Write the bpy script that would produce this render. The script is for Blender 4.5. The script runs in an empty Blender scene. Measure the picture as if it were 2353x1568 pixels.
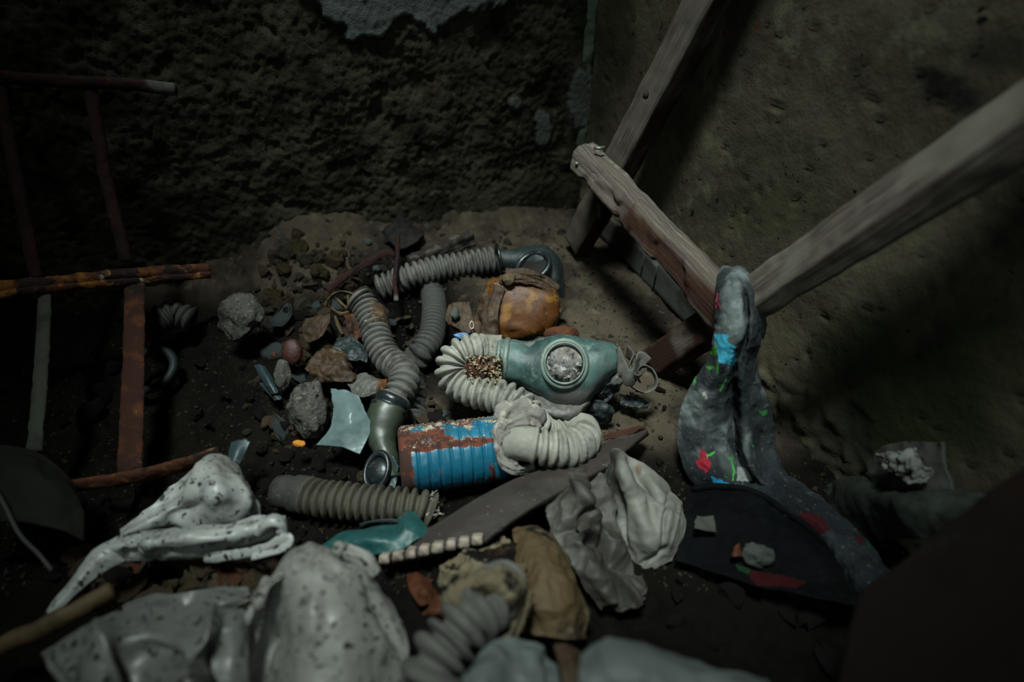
import bpy, math, random
import numpy as np
from math import radians, cos, sin, pi
from mathutils import Vector
S = bpy.context.scene
COL = S.collection
# ------------------------------------------------------------------ camera, world, light, exposure
TH = radians(40.5); FPX = 1307.0; H = 0.62
cd = bpy.data.cameras.new('camera'); cam = bpy.data.objects.new('camera', cd); COL.objects.link(cam)
cam.location = (0, 0, H); cam.rotation_euler = (pi/2 - TH, 0, 0)
cd.sensor_width = 36.0; cd.lens = 36.0*FPX/2353.0; cd.clip_start = 0.01; cd.clip_end = 50
cd.dof.use_dof = True; cd.dof.focus_distance = 0.82; cd.dof.aperture_fstop = 2.0
S.camera = cam
wd = bpy.data.worlds.new('world'); S.world = wd; wd.use_nodes = True
bg = wd.node_tree.nodes['Background']; bg.inputs['Color'].default_value = (0.35, 0.6, 0.55, 1); bg.inputs['Strength'].default_value = 0.007
def area_light(name, loc, target, energy, size, color, spread):
    ld = bpy.data.lights.new(name, 'AREA'); ld.energy = energy; ld.shape = 'RECTANGLE'; ld.size = size[0]; ld.size_y = size[1]
    ld.color = color; ld.spread = radians(spread)
    o = bpy.data.objects.new(name, ld); COL.objects.link(o); o.location = loc
    o.rotation_euler = (Vector(target)-Vector(loc)).to_track_quat('-Z', 'Y').to_euler()
    return o
area_light('window_light', (-0.25, 0.25, 2.6), (-0.02, 0.64, 0.0), 5.2, (0.55, 0.42), (0.88, 1.0, 0.97), 29)
area_light('front_fill_light', (0.15, -1.1, 1.55), (0.05, 0.7, 0.0), 0.5, (0.5, 0.9), (0.80, 1.0, 0.96), 46)  # added weak fill from behind the camera, for a highlight on the canister
S.view_settings.view_transform = 'Standard'; S.view_settings.look = 'None'
S.view_settings.gamma = 1.0; S.view_settings.use_curve_mapping = False; S.view_settings.exposure = 0.0

# ------------------------------------------------------------------ maths helpers
CAMF = np.array([0, cos(TH), -sin(TH)]); CAMU = np.array([0, sin(TH), cos(TH)]); CAMR = np.array([1., 0, 0]); C0 = np.array([0, 0, H])
def ray(x, y): return CAMF + CAMR*(x-1176.5)/FPX + CAMU*(784-y)/FPX
def W(x, y, d): return C0 + d*ray(x, y)
def Z(x, y, z):
    r = ray(x, y); return C0 + r*((z-H)/r[2])
def P(p):                                   # (px, py, v): v < .33 is a height above the floor, otherwise a distance along the view
    return Z(*p) if p[2] < 0.33 else W(*p)
def proj(V):
    q = np.asarray(V)-C0; d = q@CAMF
    return np.stack([1176.5+FPX*(q@CAMR)/d, 784-FPX*(q@CAMU)/d], -1)
def _hash(ix, iy, iz, k):
    h = (ix.astype(np.int64)*374761393 + iy.astype(np.int64)*668265263 + iz.astype(np.int64)*2147483647 + k*1274126177) & 0xffffffff
    h = ((h ^ (h >> 13))*1274126177) & 0xffffffff
    h = ((h ^ (h >> 16))*2246822519) & 0xffffffff
    return ((h ^ (h >> 15)) & 0xffff)/65535.0
def noise(V, sc=1.0, seed=0):
    V = np.asarray(V, float)*sc + seed*17.37 + 100.0
    i = np.floor(V).astype(np.int64); f = V-i; w = f*f*f*(f*(f*6-15)+10)
    out = 0
    for dx in (0, 1):
        for dy in (0, 1):
            for dz in (0, 1):
                X, Y, Zz = i[..., 0]+dx, i[..., 1]+dy, i[..., 2]+dz
                g = sum((_hash(X, Y, Zz, k)*2-1)*(f[..., k]-(dx, dy, dz)[k]) for k in range(3))
                ww = (w[..., 0] if dx else 1-w[..., 0])*(w[..., 1] if dy else 1-w[..., 1])*(w[..., 2] if dz else 1-w[..., 2])
                out = out + g*ww
    return out*1.5
def fbm(V, sc=1.0, oct=4, seed=0, gain=.5):
    a, s, r = 1.0, sc, 0
    for o in range(oct):
        r = r + a*noise(V, s, seed+o); a *= gain; s *= 2.03
    return r
def ridged(V, sc=1.0, oct=3, seed=0):
    a, s, r = 1.0, sc, 0
    for o in range(oct):
        r = r + a*(1-2*np.abs(noise(V, s, seed+o))); a *= .5; s *= 2.1
    return r
def sst(a, b, x):
    t = np.clip((x-a)/(b-a), 0, 1); return t*t*(3-2*t)
def cr(A, n):                               # Catmull-Rom through the rows of A, n samples
    A = np.asarray(A, float); k = len(A)
    if k == 2:
        t = np.linspace(0, 1, n).reshape((-1,)+(1,)*(A.ndim-1)); return A[0]*(1-t)+A[1]*t
    B = np.concatenate([2*A[:1]-A[1:2], A, 2*A[-1:]-A[-2:-1]])
    t = np.linspace(0, k-1-1e-9, n); i = t.astype(int); f = (t-i).reshape((-1,)+(1,)*(A.ndim-1))
    p0, p1, p2, p3 = B[i], B[i+1], B[i+2], B[i+3]
    return .5*(2*p1 + (p2-p0)*f + (2*p0-5*p1+4*p2-p3)*f**2 + (3*p1-p0-3*p2+p3)*f**3)
def unit(v): v = np.asarray(v, float); return v/(np.linalg.norm(v, axis=-1, keepdims=True)+1e-12)

# room frame: back wall along RU, right wall along RV, both from the corner
CN = Z(1330, 480, 0); _a = radians(-20.4)
RU = np.array([cos(_a), -sin(_a), 0]); RV = np.array([sin(_a), cos(_a), 0]); RZ = np.array([0, 0, 1.])
def uv_of(V): q = np.asarray(V)-CN; return q@RU, q@RV
def gauss(x, y, c, s): return np.exp(-((x-c[0])**2+(y-c[1])**2)/(2*s*s))
HILLS = [(700, 560, .055, .11), (820, 600, .03, .08), (1000, 500, .035, .09), (1180, 470, .03, .08), (620, 640, .03, .1), (935, 745, -.06, .04), (1090, 660, .01, .04),
         (760, 760, .025, .05), (700, 900, .02, .05), (560, 1000, -.02, .1), (300, 850, -.05, .22), (1250, 560, .01, .05), (1000, 840, -.02, .05), (880, 1180, -.015, .08),
         (1400, 1120, -.02, .06), (1650, 1250, -.01, .1), (560, 1330, .045, .05), (1000, 1350, .02, .05)]
HC = [(Z(a, b, 0), h, s) for a, b, h, s in HILLS]
def terrain(x, y, fine=True):
    V = np.stack([x, y, x*0], -1)
    z = .055*sst(.42, .12, y)*sst(-.75, -.3, x)*sst(.35, .1, x)
    for c, h, s in HC: z = z + h*gauss(x, y, c, s)
    u, v = uv_of(V)
    rough = .35+.65*sst(-.06, -.25, u)            # smoother packed dirt by the right wall
    z = z + .014*fbm(V, 7, 3, 3)*rough
    if fine:
        z = z + rough*(.009*np.abs(fbm(V, 26, 4, 9)) + .005*fbm(V, 55, 3, 12)) + .0022*fbm(V, 90, 3, 5)
        z = z - .010*(1-rough*.6)*sst(.86, 1.0, 1-2*np.abs(noise(V, 13, 31)))*sst(-.2, .3, noise(V, 6, 44))
    return z
def T(x, y, lift=0.0):                      # where the view ray of a pixel meets the ground
    r = ray(x, y); t = (0.25-H)/r[2]
    for k in range(400):
        p = C0+r*t
        if p[2] <= float(terrain(p[0], p[1], False)): break
        t += .0025
    p = C0+r*t; return np.array([p[0], p[1], p[2]+lift])

# ------------------------------------------------------------------ materials
def lin(h):
    if isinstance(h, str):
        c = [int(h[i:i+2], 16)/255 for i in (0, 2, 4)]
        return tuple((v/12.92 if v <= .04045 else ((v+.055)/1.055)**2.4) for v in c)+(1,)
    return tuple(h)+(1,)
MATS = {}
DIMS = {'rough_plaster': 0.26, 'stained_concrete': 0.46, 'packed_dirt': 0.32, 'weathered_wood': 0.62, 'dark_plank': 0.36, 'grey_baseboard_paint': .4, 'dusty_hose_rubber': 0.25, 'pale_hose_rubber': 0.45, 'blue_enamel_rust': 0.5, 'oxidised_metal_ring': 0.5, 'dusty_glass': .45, 'tarnished_dark_metal': .6, 'bluish_black_iron': 1, 'dark_hose_rubber': 0.2,
        'olive_hose_rubber': 0.29, 'teal_mask_rubber': 0.45, 'dark_teal_rubber': 0.28, 'turquoise_rubber': 0.3, 'olive_green_rubber': 0.34, 'rusty_iron': 0.24, 'red_primer_rust': 0.2, 'flaking_paint_iron': 0.42,
        'olive_painted_iron': .35, 'plaster_lump': 0.28, 'dark_debris': .2, 'porous_stone': 0.42, 'grey_green_chip': 0.25, 'brown_leathery_scrap': .3, 'tan_dried_leather': 0.26, 'mouldy_cream_crust': 0.3,
        'orange_brown_scrap': 0.22, 'grey_perished_rubber': 0.24, 'amber_plastic': 0.38, 'dark_grey_cloth': 0.68, 'black_cloth': 0.15, 'grey_green_plastic': 0.3, 'grey_cardboard': .4, 'white_fluff': .4, 'dark_reddish_board': .25,
        'white_rubber_speckled': 0.62, 'white_rubber_spotted': 0.42, 'white_rubber_plain': 0.32, 'pale_sheet': 0.22, 'bone_white': .6, 'dark_grey_plank': 0.5, 'red_brown_shell': 0.3, 'blue_grey_tin': .35, 'pale_plastic_film': 0.5, 'soiled_cotton_rag': 0.45, 'flaking_crust': 0.55}
def mat(name, base, layers=(), rough=.85, rough2=None, bump=(), spec=.3, metal=0, attrs=(), coord='Object', stretch=(1, 1, 1), transl=0, coat=0, dim=1.0):
    """layers: (colour, scale, lo, hi, detail[, kind[, stretch]]) blended over the base by procedural noise; attrs: (attribute, colour) by a float attribute; 'col' = colour attribute"""
    m = bpy.data.materials.new(name); m.use_nodes = True; nt = m.node_tree; N = nt.nodes; L = nt.links
    bs = N['Principled BSDF']; tc = N.new('ShaderNodeTexCoord'); mp = N.new('ShaderNodeMapping'); L.new(tc.outputs[coord], mp.inputs['Vector']); mp.inputs['Scale'].default_value = stretch
    def tex(scale, detail=4, kind='noise'):
        if kind == 'noise':
            t = N.new('ShaderNodeTexNoise'); t.inputs['Scale'].default_value = scale; t.inputs['Detail'].default_value = detail; t.inputs['Roughness'].default_value = .62; o = t.outputs['Fac']
        else:
            t = N.new('ShaderNodeTexVoronoi'); t.inputs['Scale'].default_value = scale; t.feature = 'DISTANCE_TO_EDGE' if kind == 'crack' else 'F1'; o = t.outputs['Distance']
        L.new(mp.outputs['Vector'], t.inputs['Vector']); return o
    def rng(o, lo, hi):
        r = N.new('ShaderNodeMapRange'); r.interpolation_type = 'SMOOTHSTEP'; L.new(o, r.inputs['Value'])
        r.inputs['From Min'].default_value = lo; r.inputs['From Max'].default_value = hi
        if lo > hi:
            r.inputs['From Min'].default_value = hi; r.inputs['From Max'].default_value = lo; r.inputs['To Min'].default_value = 1; r.inputs['To Max'].default_value = 0
        return r.outputs['Result']
    def mix(fac, a, b):
        x = N.new('ShaderNodeMix'); x.data_type = 'RGBA'; L.new(fac, x.inputs['Factor'])
        if isinstance(a, tuple): x.inputs[6].default_value = a
        else: L.new(a, x.inputs[6])
        if isinstance(b, tuple): x.inputs[7].default_value = b
        else: L.new(b, x.inputs[7])
        return x.outputs[2]
    lin0 = lin; dim = DIMS.get(name, dim); L_ = lambda h: tuple(v*dim for v in lin0(h)[:3])+(1,)
    c = L_(base); facs = []
    for ly in layers:
        col, sc, lo, hi, det = ly[:5]; kind = ly[5] if len(ly) > 5 else 'noise'
        to = tex(sc, det, kind); f = rng(to, lo, hi)
        if len(ly) > 6:                     # limit this layer to a float attribute
            at = N.new('ShaderNodeAttribute'); at.attribute_name = ly[6]; mm = N.new('ShaderNodeMath'); mm.operation = 'ADD'
            sc_ = N.new('ShaderNodeMath'); sc_.operation = 'MULTIPLY_ADD'; sc_.inputs[1].default_value = 2.4; sc_.inputs[2].default_value = -.7; L.new(to, sc_.inputs[0])
            L.new(sc_.outputs[0], mm.inputs[0]); L.new(at.outputs['Fac'], mm.inputs[1]); f = rng(mm.outputs[0], lo, hi)
        facs.append(f); c = mix(f, c, L_(col))
    for an, col in attrs:
        at = N.new('ShaderNodeAttribute'); at.attribute_name = an
        if an == 'col': c = mix(at.outputs['Alpha'], c, at.outputs['Color'])
        else: c = mix(at.outputs['Fac'], c, L_(col))
    if isinstance(c, tuple): bs.inputs['Base Color'].default_value = c
    else: L.new(c, bs.inputs['Base Color'])
    bs.inputs['Specular IOR Level'].default_value = spec; bs.inputs['Metallic'].default_value = metal; bs.inputs['Roughness'].default_value = rough
    if coat: bs.inputs['Coat Weight'].default_value = coat; bs.inputs['Coat Roughness'].default_value = .15
    if rough2 is not None:
        r = N.new('ShaderNodeMapRange'); L.new(facs[rough2[1]] if facs else tex(30), r.inputs['Value']); r.inputs['To Min'].default_value = rough; r.inputs['To Max'].default_value = rough2[0]; L.new(r.outputs['Result'], bs.inputs['Roughness'])
    prev = None
    for sc, st, dist, *kd in bump:
        b = N.new('ShaderNodeBump'); b.inputs['Strength'].default_value = st; b.inputs['Distance'].default_value = dist
        L.new(tex(sc, 5, *(kd[:1])), b.inputs['Height'])
        if prev: L.new(prev, b.inputs['Normal'])
        prev = b.outputs['Normal']
    if prev: L.new(prev, bs.inputs['Normal'])
    if transl: bs.inputs['Transmission Weight'].default_value = transl; bs.inputs['IOR'].default_value = 1.2
    MATS[name] = m; return m

GRIME = '14110c'
M_wallback = mat('rough_plaster', '6f6a55', [('3f3b2e', 14, .40, .62, 6), ('8b8672', 38, .55, .75, 5), ('7a4a2c', 9, .70, .76, 3), ('1e1c17', 60, .66, .74, 3)], .95, bump=[(150, .7, .004), (520, .5, .002)], spec=.1, attrs=[('coat', 'b4bdb8'), ('green', '3c4a2c')])
M_wallright = mat('stained_concrete', '77705b', [('5b5546', 6, .42, .66, 6), ('8a846b', 20, .52, .72, 6), ('1c1c19', 42, .70, .735, 2), ('7d3c20', 26, .735, .765, 2), ('20211e', 95, .70, .74, 2)], .93, bump=[(70, .35, .004), (260, .4, .0015)], spec=.12, attrs=[('moss', '2c3d17'), ('soot', '16191a'), ('peel', '4a4a44')])
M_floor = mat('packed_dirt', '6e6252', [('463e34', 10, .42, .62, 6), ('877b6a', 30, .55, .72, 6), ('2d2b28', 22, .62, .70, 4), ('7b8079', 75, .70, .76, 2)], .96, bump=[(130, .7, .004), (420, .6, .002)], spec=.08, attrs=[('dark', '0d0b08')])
M_base = mat('grey_baseboard_paint', '6a6b66', [('4e4c44', 12, .45, .65, 5), ('7c7563', 30, .6, .7, 4)], .9, bump=[(90, .3, .002)], spec=.15)
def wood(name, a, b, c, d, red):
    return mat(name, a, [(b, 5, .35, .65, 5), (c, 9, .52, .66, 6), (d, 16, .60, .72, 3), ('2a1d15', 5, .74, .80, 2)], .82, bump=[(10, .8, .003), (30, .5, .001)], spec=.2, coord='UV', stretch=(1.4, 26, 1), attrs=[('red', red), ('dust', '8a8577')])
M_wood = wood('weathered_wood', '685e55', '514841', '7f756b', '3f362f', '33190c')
M_plank = wood('dark_plank', '3b302a', '2c2420', '4d423b', '1f1916', '3c2016')
def rubber(name, base, dust, dark, rough=.6, spec=.4, amt=.5):
    return mat(name, base, [(dark, 18, .5, .68, 5), (dust, 34, amt, amt+.2, 6), (dust, 160, .60, .72, 4)], rough, bump=[(240, .35, .0012), (60, .25, .002)], spec=spec)
M_hose = rubber('dusty_hose_rubber', '8d8b83', 'a6a296', '59564f', .75, .3, .5)
M_hose_pale = rubber('pale_hose_rubber', 'a09e92', 'bab7a8', '67645a', .72, .3, .5)
M_hose_dark = rubber('dark_hose_rubber', '66655f', '827f76', '3d3b37', .75, .3, .55)
M_hose_olive = rubber('olive_hose_rubber', '6b6655', '878068', '3f3b2f', .75, .3, .55)
M_teal = mat('teal_mask_rubber', '4e6b66', [('24403f', 16, .46, .62, 6), ('8fa79c', 26, .58, .70, 7), ('70695c', 13, .57, .66, 8), ('3a2a20', 150, .66, .72, 3), ('9a8f80', 190, .66, .74, 3)], .55, (.9, 2), bump=[(200, .3, .0012), (40, .2, .002)], spec=.4, attrs=[('dirt', '66605a')])
M_tealdark = rubber('dark_teal_rubber', '2b3c3b', '53605b', '16201f', .6, .4, .58)
M_tealbright = mat('turquoise_rubber', '2f7370', [('1d4b4a', 16, .5, .68, 4), ('6f8f88', 50, .62, .74, 5), ('6a5240', 24, .66, .72, 4)], .5, bump=[(120, .3, .0015)], spec=.45)
M_neck = mat('olive_green_rubber', '46503f', [('2c352c', 16, .48, .66, 4), ('77785f', 40, .6, .74, 5)], .45, bump=[(90, .2, .0015)], spec=.5)
M_rust = mat('rusty_iron', '5a2c16', [('8a4a1c', 30, .45, .62, 6), ('2d160e', 22, .5, .66, 5), ('a58a6a', 60, .66, .74, 5)], .85, bump=[(140, .8, .003), (40, .6, .003)], spec=.3, attrs=[('paint', '9b9a8e')])
M_rustred = mat('red_primer_rust', '4a1912', [('2c0f0c', 20, .45, .62, 5), ('7a3a20', 50, .6, .72, 5)], .85, bump=[(120, .5, .002)], spec=.25, attrs=[('paint', '9b9a8e')])
M_ironpaint = mat('flaking_paint_iron', '5a3016', [('a3671f', 26, .46, .60, 6), ('d8c79a', 21, .60, .68, 5), ('2a140c', 30, .5, .56, 4)], .85, bump=[(70, .9, .004), (200, .5, .002)], spec=.3)
M_olivepaint = mat('olive_painted_iron', '55574a', [('3b3d34', 20, .5, .66, 4), ('5a3016', 34, .62, .68, 5)], .8, bump=[(140, .3, .0015)], spec=.3)
M_can = mat('blue_enamel_rust', '1c6a86', [('2b84a4', 10, .48, .66, 4), ('6f96a6', 60, .60, .72, 6), ('6b3217', 16, .57, .61, 7), ('6a2f14', 26, 1.0, 1.08, 9, 'noise', 'rust'), ('3f1d10', 60, 1.16, 1.26, 6, 'noise', 'rust'), ('b3a994', 95, 1.32, 1.40, 6, 'noise', 'crust'), ('d0c7b2', 260, 1.42, 1.52, 4, 'noise', 'crust'), ('5a2c14', 60, .66, .70, 5)], .3, (.95, 3), bump=[(150, .25, .0012)], spec=.5)
M_lens = mat('dusty_glass', '14191b', [('8b857c', 26, .40, .56, 8), ('c8c2b6', 130, .5, .66, 6), ('3a3630', 90, .54, .66, 6)], .25, (.95, 0), bump=[(300, .6, .0012)], spec=.5)
M_ring = mat('oxidised_metal_ring', '6d7d72', [('97a596', 40, .5, .68, 5), ('3d4a46', 30, .55, .7, 4), ('6a4a30', 60, .66, .74, 4)], .55, bump=[(220, .5, .001)], spec=.5, metal=.2)
M_ringdark = mat('tarnished_dark_metal', '2b3234', [('6f7c7c', 46, .55, .72, 5), ('141718', 26, .5, .66, 4), ('553320', 40, .66, .72, 4)], .35, bump=[(160, .5, .001)], spec=.6, metal=.5)
M_crust = mat('flaking_crust', '8d8468', [('b4a888', 60, .5, .62, 5), ('4a3a2a', 50, .55, .66, 5), ('6a3a1e', 34, .62, .7, 4)], .95, bump=[(200, .8, .003)], spec=.1)
M_rag = mat('soiled_cotton_rag', '98928a', [('c8c2b4', 40, .5, .62, 6), ('5d4f3e', 26, .52, .64, 6), ('221b15', 44, .60, .68, 5)], .95, bump=[(300, .6, .0015), (70, .4, .002)], spec=.1)
M_amber = mat('amber_plastic', '6e4014', [('9c6a20', 36, .50, .62, 1), ('2c170a', 20, .53, .63, 6), ('4a2c12', 50, .55, .68, 5), ('9a8a70', 120, .70, .76, 3)], .55, bump=[(45, .4, .003), (200, .2, .001)], spec=.3)
M_blackiron = mat('bluish_black_iron', '0e0c0a', [('1d1410', 30, .5, .66, 4)], .8, bump=[(90, .5, .002)], spec=.25)
M_brown = mat('brown_leathery_scrap', '574028', [('2e2013', 16, .45, .62, 5), ('86683f', 24, .56, .72, 5), ('94886c', 60, .66, .74, 4)], .7, bump=[(60, .6, .003), (220, .4, .001)], spec=.3)
M_tan = mat('tan_dried_leather', '826b45', [('4c371f', 12, .48, .64, 5), ('ab9a76', 26, .58, .72, 5), ('20170f', 30, .62, .68, 4)], .7, bump=[(50, .6, .003), (200, .4, .001)], spec=.3)
M_mould = mat('mouldy_cream_crust', '98896c', [('bfb496', 24, .5, .66, 5), ('15110d', 20, .53, .58, 5), ('5c4426', 14, .58, .66, 4)], .9, bump=[(60, .8, .004), (180, .5, .002)], spec=.15)
M_orange = mat('orange_brown_scrap', '7a3e12', [('3a1e0c', 20, .5, .64, 4), ('a8682a', 40, .58, .7, 4)], .75, bump=[(90, .5, .002)], spec=.3)
def white(name, base, sp, pink):
    return mat(name, base, [('86827a', 7, .50, .72, 4), (pink, 5, .60, .74, 3), ('2e2822', sp, .635, .67, 2), ('2a2520', sp*2.3, .645, .68, 1), ('6a655f', sp*.5, .58, .72, 5)], .42, bump=[(30, .12, .003), (160, .12, .0008)], spec=.45)
M_white = white('white_rubber_speckled', 'a7aaa4', 80, '8e7b7d')
M_white2 = white('white_rubber_spotted', 'aaa9a0', 90, '85727a')
M_white3 = white('white_rubber_plain', '90928b', 60, '7d7270')
M_grey = mat('grey_perished_rubber', '85847a', [('5a5850', 10, .45, .62, 5), ('a4a294', 22, .56, .72, 4), ('38332b', 44, .62, .70, 4)], .62, bump=[(40, .3, .003), (180, .25, .001)], spec=.3, attrs=[('brown', '4a4336'), ('pale', 'e6e4d4'), ('stain', '9a5a1a')])
M_cloth = mat('dark_grey_cloth', '1b1f23', [('282d31', 22, .45, .66, 6), ('434a4b', 46, .60, .74, 6), ('66625a', 200, .60, .72, 4)], .95, bump=[(700, .5, .0008), (60, .3, .002)], spec=.12, attrs=[('dust', '79827f'), ('col', None)])
M_black = mat('black_cloth', '15181b', [('22272b', 24, .5, .68, 5), ('4c4a46', 200, .68, .74, 3)], .8, bump=[(300, .3, .001)], spec=.06, attrs=[('col', None)])
M_slab = mat('grey_green_plastic', '434a42', [('5b645c', 12, .5, .66, 5), ('7f7a66', 16, .66, .72, 4), ('2c322d', 20, .55, .68, 4)], .6, bump=[(60, .3, .003)], spec=.35)
M_chunk = mat('grey_cardboard', '5a5b54', [('40423c', 14, .5, .66, 5)], .9, bump=[(80, .4, .002)], spec=.15)
M_fuzz = mat('white_fluff', '90918a', [('b0b1a8', 60, .5, .66, 5), ('5c5c55', 44, .55, .66, 4)], .95, bump=[(160, .9, .004)], spec=.1)
M_panel = mat('dark_reddish_board', '2c211b', [('42281c', 7, .5, .66, 4), ('3c3b35', 12, .6, .7, 4)], .8, bump=[(60, .3, .002)], spec=.2)
M_film = mat('pale_plastic_film', '7d9494', [('a4b4b1', 18, .52, .70, 4), ('7a7a66', 26, .66, .72, 4)], .28, bump=[(26, .3, .003)], spec=.5, transl=.25)
M_paper = mat('pale_sheet', '9aa5a2', [('7c8683', 9, .5, .66, 4), ('7c6a50', 12, .66, .74, 4)], .6, bump=[(30, .3, .003)], spec=.3)
M_stone = mat('porous_stone', '6c6a62', [('47453f', 60, .5, .62, 5), ('8f8c82', 130, .55, .66, 4), ('1d1b18', 150, .64, .70, 2)], .95, bump=[(180, .9, .004), (400, .6, .002)], spec=.1)
M_plaster = mat('plaster_lump', '7a6a4e', [('4a4030', 4, .48, .62, 6), ('8f8060', 9, .56, .7, 6)], .96, bump=[(130, .9, .004), (400, .5, .002)], spec=.08)
M_grit = mat('grit', '4f4a3e', [], .95, spec=.05, dim=.3)
M_lump = mat('grey_lump', '6a6455', [('4a463c', 4, .46, .62, 6), ('878070', 9, .56, .7, 6)], .96, bump=[(30, .8, .004)], spec=.06, dim=.27)
M_darkbit = mat('dark_debris', '332d26', [('1b1814', 50, .45, .62, 5), ('5b554a', 90, .6, .72, 4)], .9, bump=[(140, .8, .003)], spec=.15)
M_chip = mat('grey_green_chip', '6c736c', [('525850', 60, .5, .66, 4)], .85, bump=[(150, .4, .002)], spec=.2)
M_redbrown = mat('red_brown_shell', '5a2b20', [('7a4a3a', 40, .5, .66, 5), ('34170f', 34, .5, .64, 4), ('94887c', 130, .66, .74, 3)], .6, bump=[(120, .6, .002)], spec=.35)
M_bluegrey = mat('blue_grey_tin', '3c5357', [('5d7478', 20, .5, .68, 4), ('3a2a1e', 24, .58, .64, 5)], .5, bump=[(60, .2, .002)], spec=.45)
M_bone = mat('bone_white', 'a89a8b', [('6f6458', 40, .52, .66, 4)], .7, bump=[(120, .3, .001)], spec=.3)
M_nail = mat('nail_steel', '75786f', [('4a4a44', 60, .5, .62, 4)], .5, spec=.5, metal=.6)
M_wire = mat('grey_wire', '2c2c29', [], .7, spec=.3)
M_bluebit = mat('blue_plastic_shard', '2d5a86', [('22415f', 40, .5, .6, 4)], .5, spec=.4)

# ------------------------------------------------------------------ objects
LOC = {}
def thing(name, label, cat, loc, group=None):
    o = bpy.data.objects.new(name, None); COL.objects.link(o); o.location = tuple(loc); o.empty_display_size = .02
    o['label'] = label; o['category'] = cat
    if group: o['group'] = group
    LOC[o.name] = np.asarray(loc, float); return o
def put(name, V, faces, m, parent=None, label=None, cat=None, group=None, kind=None, smooth=True, uv=None, attrs=None):
    V = np.asarray(V, float)
    if parent is not None: org = LOC[parent.name]
    else: org = np.array([V[:, 0].mean(), V[:, 1].mean(), V[:, 2].min()])
    me = bpy.data.meshes.new(name); me.from_pydata((V-org).tolist(), [], faces if isinstance(faces, list) else faces.tolist()); me.materials.append(m)
    if smooth: me.polygons.foreach_set('use_smooth', [True]*len(me.polygons))
    if uv is not None:
        lay = me.uv_layers.new(name='uv'); li = np.zeros(len(me.loops), int); me.loops.foreach_get('vertex_index', li)
        lay.data.foreach_set('uv', np.asarray(uv, float)[li].ravel())
    for an, arr in (attrs or {}).items():
        arr = np.asarray(arr, float)
        if arr.ndim == 1:
            at = me.attributes.new(an, 'FLOAT', 'POINT'); at.data.foreach_set('value', arr)
        else:
            at = me.attributes.new(an, 'FLOAT_COLOR', 'POINT'); at.data.foreach_set('color', arr.ravel())
    me.update()
    o = bpy.data.objects.new(name, me); COL.objects.link(o)
    if parent is not None: o.parent = parent
    else: o.location = tuple(org)
    LOC[o.name] = org
    for k, v in (('label', label), ('category', cat), ('group', group), ('kind', kind)):
        if v: o[k] = v
    return o
def grid_faces(r, c, wrap=False, off=0):
    i, j = np.meshgrid(np.arange(r-1), np.arange(c if wrap else c-1), indexing='ij'); j2 = (j+1) % c
    return np.stack([i*c+j, i*c+j2, (i+1)*c+j2, (i+1)*c+j], -1).reshape(-1, 4)+off
def join(*parts):
    Vs, Fs, off = [], [], 0
    for V, F in parts:
        Vs.append(np.asarray(V)); Fs += [[i+off for i in f] for f in (F if isinstance(F, list) else F.tolist())]; off += len(V)
    return np.concatenate(Vs), Fs
def resample(path, step):
    A = cr(np.asarray(path), 40*len(path)); s = np.concatenate([[0], np.cumsum(np.linalg.norm(np.diff(A, axis=0), axis=1))])
    n = max(4, int(s[-1]/step)); t = np.linspace(0, s[-1], n)
    return np.stack([np.interp(t, s, A[:, k]) for k in range(3)], -1), t
def sweep(C, rx, ry=None, na=20, up=None, cap=True, ph=0):
    """tube around centre line C; rx, ry per-row radii (or arrays rows x na)"""
    C = np.asarray(C, float); n = len(C); T_ = unit(np.gradient(C, axis=0)); ry = rx if ry is None else ry
    rx = np.broadcast_to(np.asarray(rx, float).reshape(-1, 1) if np.ndim(rx) < 2 else rx, (n, na)); ry = np.broadcast_to(np.asarray(ry, float).reshape(-1, 1) if np.ndim(ry) < 2 else ry, (n, na))
    Nn = np.zeros((n, 3)); u0 = np.array([0, 0, 1.]) if up is None else np.asarray(up, float)
    v = u0-T_[0]*(u0@T_[0])
    if np.linalg.norm(v) < 1e-3: v = np.array([1., 0, 0])-T_[0]*T_[0][0]
    Nn[0] = unit(v)
    for i in range(1, n):
        v = Nn[i-1]-T_[i]*(Nn[i-1]@T_[i]); Nn[i] = unit(v)
    B = np.cross(T_, Nn); a = np.arange(na)*2*pi/na+ph
    V = C[:, None]+Nn[:, None]*(np.cos(a)*1)[None, :, None]*rx[..., None]+B[:, None]*np.sin(a)[None, :, None]*ry[..., None]
    V = V.reshape(-1, 3); F = grid_faces(n, na, True).tolist()
    if cap: F += [list(range(na))[::-1], list(range((n-1)*na, n*na))]
    return V, F
def hose_mesh(path, r, pitch=.0105, depth=.20, na=22, plain=(0, 0), sag=0, seed=0, taper=None):
    C, s = resample(path, pitch/12.0); L = s[-1]
    x_ = (s/pitch) % 1.0-.5; f = np.sqrt(np.clip(1-(x_/.36)**2, 0, 1))
    pl = sst(plain[0]-.004, plain[0]+.004, s)*(1-sst(L-plain[1]-.004, L-plain[1]+.004, s)) if (plain[0] or plain[1]) else np.ones_like(s)
    R_ = r*(1-depth*(1-f)*pl-depth*.25*(1-pl))
    if taper is not None: R_ = R_*np.interp(s/L, np.linspace(0, 1, len(taper)), taper)
    V, F = sweep(C, R_, na=na)
    V = V + unit(V-np.repeat(C, na, 0))*(.0013*fbm(V, 45, 3, seed))[:, None]
    return V, F
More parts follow.
